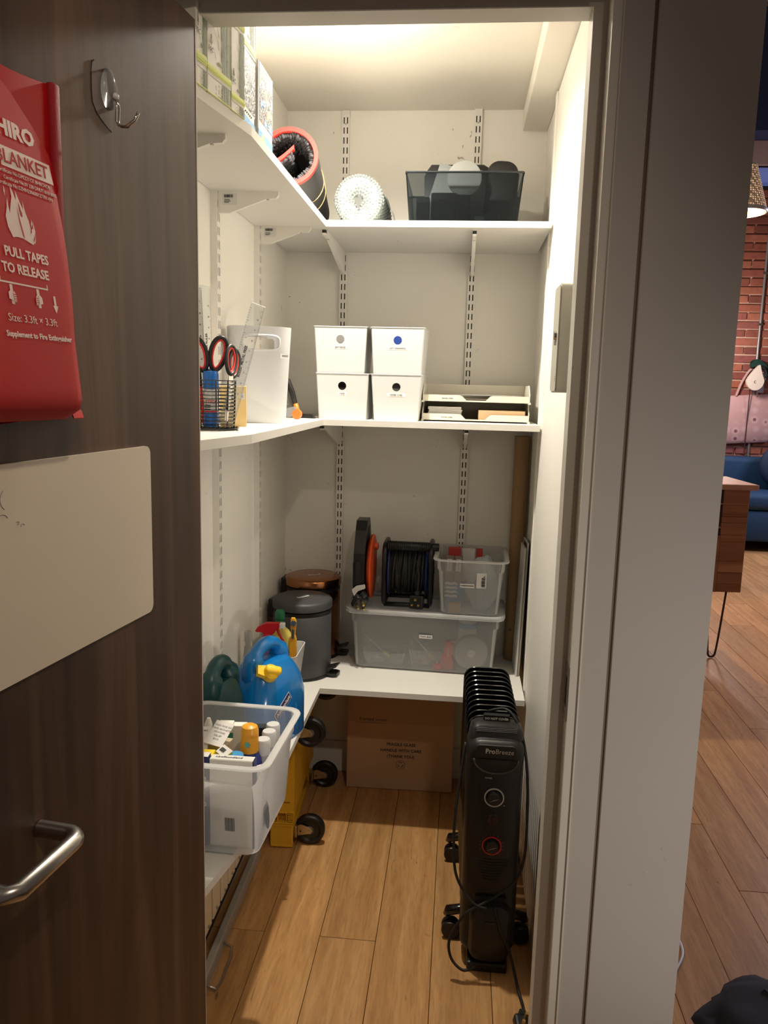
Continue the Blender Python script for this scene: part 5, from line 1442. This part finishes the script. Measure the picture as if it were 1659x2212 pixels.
def caster(par, y, z, sz=1.0):
    """caster whose wheel sticks out along +x"""
    c = B()
    c.box(.002, .008, y - .026, y + .026, z - .020, z + .020, .002, 1)
    o = c.make('caster_plate', ZINC, par)
    for s in (-1, 1):
        q = B(); q.prism([(.010, z - .016), (.010, z + .018), (.022, z + .022), (.052, z + .010), (.0565, z), (.052, z - .008), (.022, z - .014)], y + s * .0165 - .001, y + s * .0165 + .001, 'y')
        q.make('caster_fork', ZINC, par)
        r_ = B(); r_.cyl((.0475, y + s * .0175, z), (.0475, y + s * .0205, z), .0045, seg=10); r_.make('axle_bolt', STEEL, par)
        r2 = B(); r2.cyl((.019, y + s * .0172, z - .001), (.019, y + s * .0180, z - .001), .003, seg=10); r2.make('fork_hole', M('dark_hole', C(60, 22, 20), .8), par)
    wv = B().lathe([(.012, -.011), (.030, -.009), (.036, -.0135), (.044, -.013), (.048, -.009), (.049, 0), (.048, .009), (.044, .013), (.036, .0135), (.030, .009), (.012, .011)], (.0475, y, z), 40, 'y').make('caster_wheel', BLACK, par, smooth=35)
    B().lathe([(.003, -.0145), (.013, -.0145), (.013, .0145), (.003, .0145)], (.0475, y, z), 20, 'y').make('wheel_hub', M('grey_hub', C(92, 92, 92), .4), wv, smooth=40)
T0 = T + .003
cpar = t
def cast_at(y, z):
    e0 = len(bpy.data.objects)
    before = set(bpy.data.objects)
    caster(cpar, y, z)
    for o in set(bpy.data.objects) - before:
        if o.parent is cpar: o.location.x = T0
cast_at(-.170, .0500); cast_at(.195, .0500); cast_at(-.215 + .03, .385); cast_at(.195, .385)

# ---- slatted folding frame with grey rail under the left shelf
t = thing('slatted_frame', 'beige slatted frame with grey metal bottom rail standing under the left shelf', 'frame', (-.578, 1.345, .0005), math.radians(1.0))
SL = M('beige_slat', C(228, 214, 186), .55, var=.04, vs=9)
sm = None
for k in range(11):
    if sm is None:
        o = B().box(-.006, .006, 0, .062, .075, .455, .004, 2).make('slat', SL, t); sm = o.data
    else:
        o = bpy.data.objects.new('slat', sm); COL.objects.link(o); o.parent = t
    o.location = (-.004, .012 + .0745 * k, 0)
RAILM = M('grey_rail_metal', C(168, 165, 160), .45, .2)
B().box(-.022, -.012, 0, .86, .03, .46).make('dark_gap_sheet', M('dark_gap_brown', C(44, 36, 30), .8), t)  # dark sheet behind the slats, makes the gaps between them dark
b = B(); b.prism([(.012, .0), (.036, .0), (.036, .004), (.016, .004), (.016, .050), (.012, .050)], 0, .86, 'y', None)
rail = B().box(.010, .030, 0, .865, 0, .038, .003, 2).make('bottom_rail', RAILM, t); b.bm.free()
for k in range(11): B().cyl((.003, .040 + .0745 * k, .092), (.006, .040 + .0745 * k, .092), .004, seg=8).make('slat_screw', STEEL, t)
b = B(); b.tube([(.030, .30, .022), (.052, .302, .012), (.058, .33, .006), (.058, .42, .006), (.052, .448, .012), (.030, .45, .022)], .0035, 8); b.make('wire_leg', STEEL, t, smooth=True)

# ---- oil heater
HB = M('heater_black_plastic', C(22, 20, 19), .42, bmp=.04, bs=600); HF = M('heater_fin_gloss', C(9, 9, 10), .16, coat=.4)
hx, hy = .1205, 1.820
t = thing('oil_heater', 'black oil filled fin heater with front dials on the oak floor', 'heater', (hx, hy, .0005), 0)
fins = None
prof = rr(.134, .532, .034, 6, 0, .366)
for k in range(11):
    if fins is None:
        lps = []
        for y, g in ((-.0024, -.002), (-.0024, 0), (0, .0016), (.0024, 0), (.0024, -.002)):
            lps.append([(p[0] * (1 + g / .067), y, .366 + (p[1] - .366) * (1 + g / .27)) for p in prof])
        b = B(); b.loft(lps)
        for z in (.150, .585): b.lathe([(.030, -.0160), (.034, -.006), (.034, .006), (.030, .0160)], (0, 0, z), 16, 'y')
        o = b.make('fin', HF, t, smooth=40); fins = o.data
    else:
        o = bpy.data.objects.new('fin', fins); COL.objects.link(o); o.parent = t
    o.location = (-.003 - .0007 * k, .098 + .0355 * k, .0)
# front control housing (face at y=0), slightly leaning crown
def hl(w_, z0, z1, y, r_=.03):
    return [(p[0], y, p[1]) for p in rr(w_, z1 - z0, r_, 6, 0, (z0 + z1) / 2)]
B().loft([hl(.112, .045, .590, .004, .024), hl(.128, .036, .600, .010, .03), hl(.138, .030, .606, .022, .032), hl(.141, .028, .612, .050, .034), hl(.141, .028, .616, .080, .034)]).make('front_housing', HB, t, smooth=40)
B().loft([hl(.100, .560, .596, .0035, .012), hl(.104, .558, .598, .0060, .013)]).make('name_panel', HB, t)
text(t, 'Pro', .0175, M('silver_print', C(196, 192, 186), .4), (-.0265, .0026, .5815), FRONT, 'LEFT', bold=.025, sx=.92)
text(t, 'Breeze', .0175, _mats['silver_print'], (-.0030, .0026, .5815), FRONT, 'LEFT', bold=-.005, sx=.92, shear=.12)
b = B(); pts = []
for k in range(17):
    a = PI + PI * k / 16
    pts.append((.053 * math.cos(a), .562 + .036 * math.sin(a)))
b.prism(pts, .0012, .0060, 'y'); b.make('grip_recess', M('heater_recess', C(6, 6, 6), .6), t)
b = B(); lp = []
for k in range(17):
    a = PI + PI * k / 16
    lp.append((.054 * math.cos(a), .0012, .562 + .037 * math.sin(a)))
b.tube(lp, .0028, 6); b.make('grip_lip', M('grip_lip_highlight', C(64, 60, 56), .25), t, smooth=True)  # lighter colour of the lip stands in for the rim's highlight
b = B(); pts = []
for k in range(13):
    a = PI + PI * k / 12
    pts.append((.036 * math.cos(a), .5618 + .018 * math.sin(a)))
b.prism(pts, .0002, .0040, 'y'); b.make('grip_inner', HB, t)
text(t, 'POWER', .0052, _mats['silver_print'], (-.016, .0030, .512), FRONT)
def dial(z, ring, part):
    d = B().lathe([(.002, -.010), (.015, -.010), (.0175, -.006), (.0185, .004)], (0, 0, z), 32, 'y').make(part, BLACK, t, smooth=40)
    q = B(); q.lathe([(.0215, .0012), (.0245, .0012), (.0245, .0032), (.0215, .0032), (.0215, .0012)], (0, 0, z), 36, 'y', cap=False); q.make('dial_ring', ring, d)
    q = B(); q.prism([(-.013, z - .006), (.006, z), (.013, z + .004), (0, z + .001)], -.0110, -.0096, 'y'); q.make('dial_pointer', M('dial_grey', C(120, 118, 114), .4), d)
    return d
dial(.462, _mats['silver_print'], 'upper_dial')
dial(.3335, M('red_dial_ring', C(196, 44, 40), .5), 'lower_dial')
B().lathe([(.002, .000), (.014, .0), (.017, .004)], (0, 0, .402), 24, 'y').make('switch_recess', M('switch_dark_red', C(44, 16, 16), .4), t, smooth=40)
B().box(-.004, .004, -.003, .002, .392, .412, .001, 1).make('rocker_switch', _mats['switch_dark_red'], t)
b = B()
for k in range(12):
    a = math.radians(200 - 20 * k)
    b.cyl((.029 * math.cos(a), .0030, .3335 + .029 * math.sin(a)), (.029 * math.cos(a), .0042, .3335 + .029 * math.sin(a)), .0010, seg=6)
b.cyl((.025, .0026, .442), (.025, .0040, .442), .0022, seg=8)
b.make('scale_print', _mats['dial_grey'], t, kind='stuff')
for k in range(8):
    w_ = .046 - .0042 * k
    B().tube([(-w_, .0042, .298 - .0078 * k), (0, .0036, .2945 - .0078 * k), (w_, .0042, .298 - .0078 * k)], .0022, 6).make('vent_slot', _mats['heater_recess'], t)
# cord-store box low on the front
b = B(); lps = []
for y, w_, z0, z1 in ((-.026, .086, .040, .170), (-.018, .100, .030, .182), (.020, .108, .024, .190)):
    lps.append([(p[0], y, p[1]) for p in rr(w_, z1 - z0, .034, 6, .004, (z0 + z1) / 2)])
b.loft(lps).make('cord_store', HB, t, smooth=40)
b = B(); b.prism([(-.014, .128), (-.008, .146), (.014, .146), (.019, .128), (.013, .128), (.009, .139), (-.004, .139), (-.008, .128)], -.0285, -.0255, 'y'); b.make('cord_clip', HB, t)
b = B(); b.prism([(-.030, .176), (.036, .176), (.042, .198), (-.036, .198)], -.004, .0035, 'y'); b.make('cord_slot', _mats['heater_recess'], t)
B().box(-.050, .052, -.020, .05, .0, .026, .006, 2).make('base_skirt', HB, t)
# crown with warning tag
B().loft([[(p[0], p[1], z) for p in rr(w_, d_, .020, 5, 0, .062)] for z, w_, d_ in ((.600, .134, .076), (.624, .126, .066), (.632, .112, .052))]).make('crown', HB, t, smooth=40)
b = B(); b.box(-.032, .034, .070, .083, .626, .648, .002, 1); b.make('warning_block', BLACK, t, (0, 0, 0), (0, 0, 0))
text(t, 'DO NOT COVER', .0078, PAPER, (.001, .0692, .637), FRONT, bold=.03)
b = B()
for k in range(3): b.tube([(-.05, .030 - .004 * k, .6285 - .002 * k), (.05, .030 - .004 * k, .6285 - .002 * k)], .0012, 5)
b.make('crown_rib', BLACK, t, kind='stuff')
# caster brackets with wheels, front and rear
for yy in (.108, .455):
    for s in (-1, 1):
        q = B(); q.tube([(s * .020, yy, .082), (s * .070, yy, .080), (s * .100, yy, .074), (s * .104, yy, .062)], [.012, .013, .0135, .010], 10); br_ = q.make('foot_bracket', HF, t, smooth=True)
        for d in (-.010, .010):
            q = B(); q.lathe([(.004, -.007), (.022, -.007), (.0245, -.004), (.0245, .004), (.022, .007), (.004, .007)], (s * .092, yy + d * 1.0, .0245), 22, 'y'); q.make('foot_wheel', BLACK, t, smooth=40)
# mains flex: over the top, both sides and down the front to the plug
CORD = []
def sm_(pts, n=8):
    out = []
    P = [Vector(p) for p in pts]; P = [P[0] * 2 - P[1]] + P + [P[-1] * 2 - P[-2]]
    for i in range(1, len(P) - 2):
        for k in range(n):
            q = k / n
            a, b_, c, d = P[i - 1], P[i], P[i + 1], P[i + 2]
            out.append(.5 * ((2 * b_) + (c - a) * q + (2 * a - 5 * b_ + 4 * c - d) * q * q + (3 * b_ - a - 3 * c + d) * q ** 3))
    out.append(P[-2]); return out
b = B()
b.tube(sm_([(-.02, .11, .640), (.02, .095, .655), (.045, .075, .642), (.066, .050, .600), (.0775, .010, .53), (.0815, -.010, .42), (.079, -.018, .32), (.060, -.024, .262), (.020, -.026, .222), (-.018, -.030, .196), (-.058, -.038, .172), (-.094, -.040, .105), (-.090, -.050, .058), (-.060, -.060, .034), (-.030, -.052, .040)]), .0036, 8)
b.tube(sm_([(-.074, .060, .575), (-.084, .030, .50), (-.094, .000, .40), (-.092, -.012, .30), (-.078, -.022, .245), (-.040, -.032, .198), (-.006, -.034, .186)]), .0036, 8)
b.tube(sm_([(.012, -.030, .19), (.030, -.034, .130), (.052, -.034, .080), (.066, -.044, .036), (.076, -.080, .010), (.083, -.120, .008), (.084, -.165, .020)]), .0036, 8)
b.make('mains_flex', RUBBER, t, smooth=True)
pg = plug(t, (.081, -.205, .0215), (math.radians(-82), math.radians(12), math.radians(8)))

# ---- key cabinet on the right wall
t = thing('key_cabinet', 'small grey metal key cabinet with round lock on the right wall', 'cabinet', (XR - .008, 1.680, 1.450))
KG = M('grey_enamel', C(176, 174, 162), .35)
b = B(); b.prism(rr(.100, .222, .014, 5, .048, .111), -.046, -.0002, 'x'); b.make('cabinet_body', KG, t, smooth=40)
b = B(); b.prism(rr(.094, .216, .012, 5, .048, .111), -.049, -.046, 'x'); b.make('cabinet_door', KG, t, smooth=40)
B().lathe([(.002, -.006), (.009, -.005), (.010, 0)], (-.049, .030, .118), 18, 'x').make('lock', CHROME, t, smooth=40)
B().box(-.053, -.049, .0285, .0315, .098, .108).make('lock_tab', STEEL, t)
b = B()
for k in range(3): b.box(-.0496, -.049, .010, .020, .024 + .004 * k, .0258 + .004 * k)
b.make('rating_print', PRINTG, t, kind='stuff')
# ---- ceiling lamp
t = thing('ceiling_lamp', 'small round ceiling downlight just inside the closet behind the door head', 'lamp', (-.27, 2.085, ZC))
B().lathe([(.050, 0), (.052, -.004), (.046, -.010), (.036, -.012), (.034, -.004), (.034, 0)], seg=32, cap=False).make('trim_ring', WPLA, t, smooth=40)
B().lathe([(.002, -.006), (.033, -.006), (.033, -.003)], seg=28).make('diffuser', M('lamp_diffuser', (1, .9, .74, 1), .5, emit=6), t)
# ================================================================ the room beyond, seen past the wall edge
YF = 8.5
wf_ = struct(B().box(.8, 6.0, YF, YF + .2, -.02, 5.2).make('wall_far', M('lime_mortar', C(196, 158, 136), .9, bmp=.2, bs=60)))
def brickmat():
    m, nt, b, out = newmat('red_brick')
    n = noise(nt, 14, rnd=True); oi = nt.nodes.new('ShaderNodeObjectInfo')
    r = ramp(nt, oi.outputs['Random'], [(0, C(118, 66, 58)), (.35, C(150, 84, 66)), (.7, C(166, 100, 76)), (1, C(134, 76, 72))])
    r2 = ramp(nt, n.outputs[0], [(.3, (.78, .78, .78)), (.7, (1.1, 1.1, 1.1))])
    nt.links.new(mix(nt, 1.0, r.outputs[0], r2.outputs[0], 'MULTIPLY'), b.inputs['Base Color'])
    b.inputs['Roughness'].default_value = .9; bump(nt, b, n.outputs[0], .3, .004)
    return m
BR = brickmat()
Lb, Hb, Cb = .262, .068, .0845
ms = B().box(-Lb / 2, Lb / 2, -.022, .006, 0, Hb, .004, 1).make('brick', BR, wf_); stretcher = ms.data
ms.location = (2.44, YF, .62 + 33 * Cb)
hm = B().box(-.061, .061, -.022, .006, 0, Hb, .004, 1).make('brick', BR, wf_); header = hm.data; hm.location = (2.65, YF, .62 + 33 * Cb)
cnt = 2; rnd = random.Random(4); rowi = 0
bulk = B()
z = .62 - 7 * Cb; rowi = -7
while z < 3.46:
    hd = rowi % 2
    x = .94 + (.07 if hd else 0.0)
    pit = .136 if hd else .276
    while x < 5.8:
        if 2.2 < x < 3.62 and z > .6 and cnt < 298:
            o = bpy.data.objects.new('brick', header if hd else stretcher); COL.objects.link(o); o.parent = wf_
            o.location = (x + rnd.uniform(-.003, .003), YF + rnd.uniform(-.004, .004), z + rnd.uniform(-.002, .002)); cnt += 1
        else:
            hw_ = .061 if hd else Lb / 2
            bulk.box(x - hw_, x + hw_, YF - .022, YF + .004, z, z + Hb)
        x += pit
    z += Cb; rowi += 1
bulk.make('brickwork', BR, wf_, kind='stuff')
# concrete lintel, window and dark blue beam above
struct(B().box(1.6, 4.2, YF - .05, YF, 3.70, 3.93, .004, 1).make('trim_5', M('pinkish_concrete', C(176, 150, 146), .85, var=.06)))
struct(B().box(1.6, 4.2, YF - .35, YF - .0, 3.93, 5.0).make('trim_6', M('navy_painted_steel', C(34, 44, 84), .55)))
wn = struct(B().box(2.2, 4.0, YF - .012, YF - .002, 3.50, 3.70).make('window_1', M('dusk_glass', C(108, 124, 190), .2, emit=.35)))
b = B(); b.box(2.2, 4.0, YF - .03, YF, 3.685, 3.70); b.box(2.2, 4.0, YF - .03, YF, 3.49, 3.51); b.box(2.2, 2.23, YF - .03, YF, 3.50, 3.70); b.box(3.1, 3.13, YF - .03, YF, 3.5, 3.7)
b.make('window_frame', M('dark_window_frame', C(40, 34, 40), .5), wn)
# grey conduit
t = thing('wall_conduit', 'thin grey metal conduit running up the far brick wall', 'conduit', (2.975, YF - .022, .62))
B().cyl((0, -.014, 0), (0, -.014, 2.5), .013, seg=12).make('pipe', M('grey_conduit', C(150, 146, 146), .4, .5), t, smooth=40)
for zz in (.9, 1.55, 2.05): B().box(-.022, .022, -.030, .0, zz, zz + .022, .003, 1).make('pipe_clip', STEEL, t)
B().box(.016, .085, -.045, -.001, .88, 1.08, .006, 2).make('socket_box', M('grey_socket', C(150, 150, 156), .5), t)

# ---- pendant lamp
t = thing('pendant_lamp', 'white perforated conical pendant lamp hanging beside the wall corner', 'lamp', (1.262, 4.0, 2.30))
def perf():
    m, nt, b, out = newmat('perforated_warm_shade')
    b.inputs['Base Color'].default_value = C(190, 160, 130); b.inputs['Roughness'].default_value = .6
    tc = nt.nodes.new('ShaderNodeTexCoord'); v = nt.nodes.new('ShaderNodeTexVoronoi'); v.inputs['Scale'].default_value = 95; v.inputs['Randomness'].default_value = .15
    nt.links.new(tc.outputs['Object'], v.inputs['Vector'])
    r = ramp(nt, v.outputs['Distance'], [(.30, (1, .62, .34)), (.42, (.10, .06, .04))]); nt.links.new(r.outputs[0], b.inputs['Emission Color']); b.inputs['Emission Strength'].default_value = .75
    return m
B().lathe([(.120, .006), (.062, .205), (.058, .205), (.116, .006)], seg=40, cap=False).make('shade', perf(), t, smooth=True)
B().lathe([(.116, 0), (.122, .0), (.124, .006), (.122, .014), (.116, .014)], seg=40, cap=False).make('rim', WPLA, t, smooth=40)
B().lathe([(.004, .207), (.062, .206), (.060, .214), (.010, .222), (.004, .222)], seg=28).make('top_cap', WPLA, t, smooth=40)
B().ball((0, 0, .11), .035).make('bulb', M('warm_bulb', (1, .62, .32, 1), .5, emit=8), t, smooth=True)
B().cyl((0, 0, .22), (0, 0, 2.6), .004, seg=8).make('flex', BLACK, t)
light('pendant_light', 'POINT', (1.262, 4.0, 2.33), 14.0, (1.0, .62, .34), shadow_soft_size=.04)

# ---- tote bag, cream instrument shape on hooks
t = thing('tote_bag', 'pink patterned cotton tote bag hanging on the far brick wall', 'bag', (2.985, YF - .030, .0))
def totem():
    m, nt, b, out = newmat('block_print_cotton')
    tc = nt.nodes.new('ShaderNodeTexCoord'); v = nt.nodes.new('ShaderNodeTexVoronoi'); v.inputs['Scale'].default_value = 10; v.inputs['Randomness'].default_value = .35
    nt.links.new(tc.outputs['Object'], v.inputs['Vector'])
    r = ramp(nt, v.outputs['Distance'], [(.0, C(96, 54, 70)), (.20, C(140, 84, 96)), (.27, C(206, 172, 166)), (.5, C(190, 150, 146))]); nt.links.new(r.outputs[0], b.inputs['Base Color']); b.inputs['Roughness'].default_value = .85
    return m
TM = totem()
bx0 = -.085
b = B(); lps = []
for z, w_, y in ((.985, .50, .030), (1.02, .54, .055), (1.15, .54, .060), (1.30, .53, .045), (1.46, .51, .024), (1.475, .50, .010)):
    lps.append([(bx0 + p[0], -y / 2 - .002 + p[1], z + .02 * math.sin(p[0] * 9)) for p in rr(w_, y, y * .45, 4)])
b.loft(lps).make('bag_body', TM, t, smooth=50)
for yy in (-.022, -.006):
    b = B(); b.tube(sm_([(bx0 - .10, yy, 1.46), (bx0 - .045, yy, 1.62), (bx0 + .03, yy - .004, 1.735), (bx0 + .075, yy, 1.62), (bx0 + .105, yy, 1.46)]), .011, 6); b.make('strap', TM, t, smooth=True)
b = B(); b.box(bx0 + .012, bx0 + .020, -.066, -.060, .84, 1.62); b.make('dangling_cord', M('dark_cord', C(60, 36, 40), .8), t)
t = thing('wall_hook', 'small black hook on the far brick wall holding the tote bag', 'hook', (2.93, YF - .030, 1.72))
B().tube([(0, .004, .03), (0, -.03, .02), (0, -.04, .0), (0, -.035, -.016), (0, -.05, -.002)], .006, 8).make('peg', BLACK, t, smooth=True)
t = thing('teardrop_ornament', 'cream teardrop shaped ornament with black handle hanging above the tote bag', 'ornament', (2.93, YF - .165, 1.62))
b = B(); pts = []
for k in range(28):
    a = 2 * PI * k / 28
    r_ = .085 * (1 + .0 * math.sin(a)); x = r_ * math.cos(a); zz = .115 * math.sin(a)
    if zz > 0: x *= (1 - zz / .165) ; x += .030 * (zz / .115) ** 2
    pts.append((x, zz * (1.35 if zz > 0 else .85)))
b.prism(pts, -.02, .02, 'y'); b.make('cream_shell', M('cream_enamel', C(220, 206, 188), .4), t)
b = B(); b.tube(sm_([(.025, 0, .13), (.075, 0, .12), (.105, 0, .04), (.080, 0, -.045)]), [.02] * 9 + [.016] * 8 + [.01] * 8, 8); b.make('black_handle', BLACK, t, smooth=True)
text(t, 'c', .06, BLACK, (-.005, -.0205, -.01), FRONT)
B().cyl((.02, 0.02, .10), (.02, .05, .12), .008, seg=8).make('hanger', BLACK, t)
t = thing('green_cloth', 'dark green cloth draped over the hook above the ornament', 'cloth', (2.99, YF - .065, 1.80))
b = B(); b.grid(lambda u, v: (-.09 + .22 * u, -.03 + .03 * math.sin(7 * u + 3 * v), .05 - .10 * abs(u - .35) - .07 * v - .09 * u * u), 10, 5)
bmesh.ops.solidify(b.bm, geom=b.bm.faces[:], thickness=.006)
b.make('fabric', M('dark_green_cloth', C(40, 78, 66), .85), t, smooth=True)

# ---- sofa
SOFA = M('teal_blue_velvet', C(15, 58, 92), .7, var=.12, vs=3)
t = thing('velvet_sofa', 'deep blue velvet sofa against the far brick wall', 'sofa', (3.35, 7.97, .0005))
B().box(-1.05, 1.05, .14, .40, .12, .86, .05, 3).make('backrest', SOFA, t, smooth=40)
B().box(-1.05, 1.05, -.34, .14, .10, .40, .03, 2).make('base', SOFA, t, smooth=40)
B().box(-.84, .0, -.36, .13, .40, .56, .05, 3).make('seat_cushion', SOFA, t, smooth=40)
B().box(.0, .84, -.36, .13, .40, .56, .05, 3).make('seat_cushion', SOFA, t, smooth=40)
for s in (-1, 1): B().box(s * .95 - .11, s * .95 + .11, -.40, .14, .10, .68, .06, 3).make('arm', SOFA, t, smooth=40)
for x in (-.95, .95):
    for y in (-.32, .32): B().cyl((x, y, 0), (x, y, .12), .02, .028, seg=12).make('leg', M('dark_wood_leg', C(50, 34, 26), .5), t)
t = thing('blue_cushion', 'dark blue rounded cushion leaning on the sofa backrest', 'cushion', (3.16, 7.96, .565), rot=(math.radians(-14), 0, 0))
B().ball((0, 0, .225), .225, 20, 14, (1, .32, 1)).make('cushion_body', M('navy_velvet', C(18, 44, 74), .75), t, smooth=True)

# ---- wooden cabinet on hairpin legs
CW = wood('walnut_stave', C(126, 82, 60), C(160, 112, 84), C(182, 136, 106), 'x', .45, 9, True)
t = thing('hairpin_cabinet', 'wooden stave cabinet with black hairpin legs beyond the wall corner', 'cabinet', (1.440, 4.385, .0005), math.radians(4))
B().box(-.80, .175, -.02, .42, .955, .985, .003, 1).make('top', M('pale_wood_top', C(176, 140, 122), .5, var=.06), t)
zs = [.385, .432, .497, .560, .668, .705, .772, .806, .870, .955]
for k, (a, c) in enumerate(zip(zs, zs[1:])):
    B().box(.0, .138, .0, .40, a + .0006, c - .0006, .0012, 1).make('stave', CW, t)
b = B(); b.box(-.78, -.002, .012, .40, .385, .955); b.make('carcass', M('dark_cabinet_inside', C(58, 42, 36), .7), t)
b = B(); b.box(-.78, -.002, -.004, .012, .385, .700); b.make('drawer_front', CW, t)
b = B(); b.box(-.78, -.002, .0, .012, .872, .88); b.box(-.78, -.002, .0, .012, .742, .75); b.make('shelf_edge', M('pale_wood_edge', C(150, 116, 96), .5), t)
def hairpin(x, y):
    b = B(); b.tube(sm_([(x + .028, y, .385), (x + .012, y - .002, .18), (x - .002, y - .004, .040), (x - .012, y - .004, .012), (x - .026, y - .004, .008), (x - .038, y - .004, .014), (x - .046, y - .004, .045), (x - .058, y - .002, .20), (x - .070, y, .385)]), .006, 8)
    b.make('hairpin_leg', M('dark_bronze_leg', C(72, 56, 48), .4, .6), t, smooth=True)
hairpin(.040, .02); hairpin(.040, .36); hairpin(-.70, .02); hairpin(-.70, .36)
# ---- black bag and cable on the floor by the wall corner
t = thing('black_bag', 'crumpled black fabric bag on the floor at the lower right corner', 'bag', (.790, 1.655, .0005), .5)
b = B(); g = bmesh.ops.create_icosphere(b.bm, subdivisions=4, radius=1.0)['verts']
for v in g:
    n_ = v.co.copy(); q = mnoise.noise(n_ * 1.9 + Vector((3, 1, 2))) * .30 + mnoise.noise(n_ * 5) * .10
    v.co = Vector((n_.x * .20 * (1 + q), n_.y * .16 * (1 + q), max(0, .026 + n_.z * .046 * (1 + q))))
b.make('bag_fabric', M('black_fabric', C(20, 18, 18), .85), t, smooth=True)
b = B(); b.prism([(-.03, .0), (.06, .0), (.085, .05), (.02, .075), (-.02, .05)], .06, .085, 'y'); b.make('flap', _mats['black_fabric'], t)
o = tag(B().tube(sm_([(.560, 1.80, .004), (.600, 1.86, .004), (.640, 1.94, .004), (.630, 2.02, .004), (.56, 2.06, .004)]), .0035, 6).make('white_cable', WPLA, None, smooth=True), 'thin white cable looping out on the floor past the wall corner', 'cable')
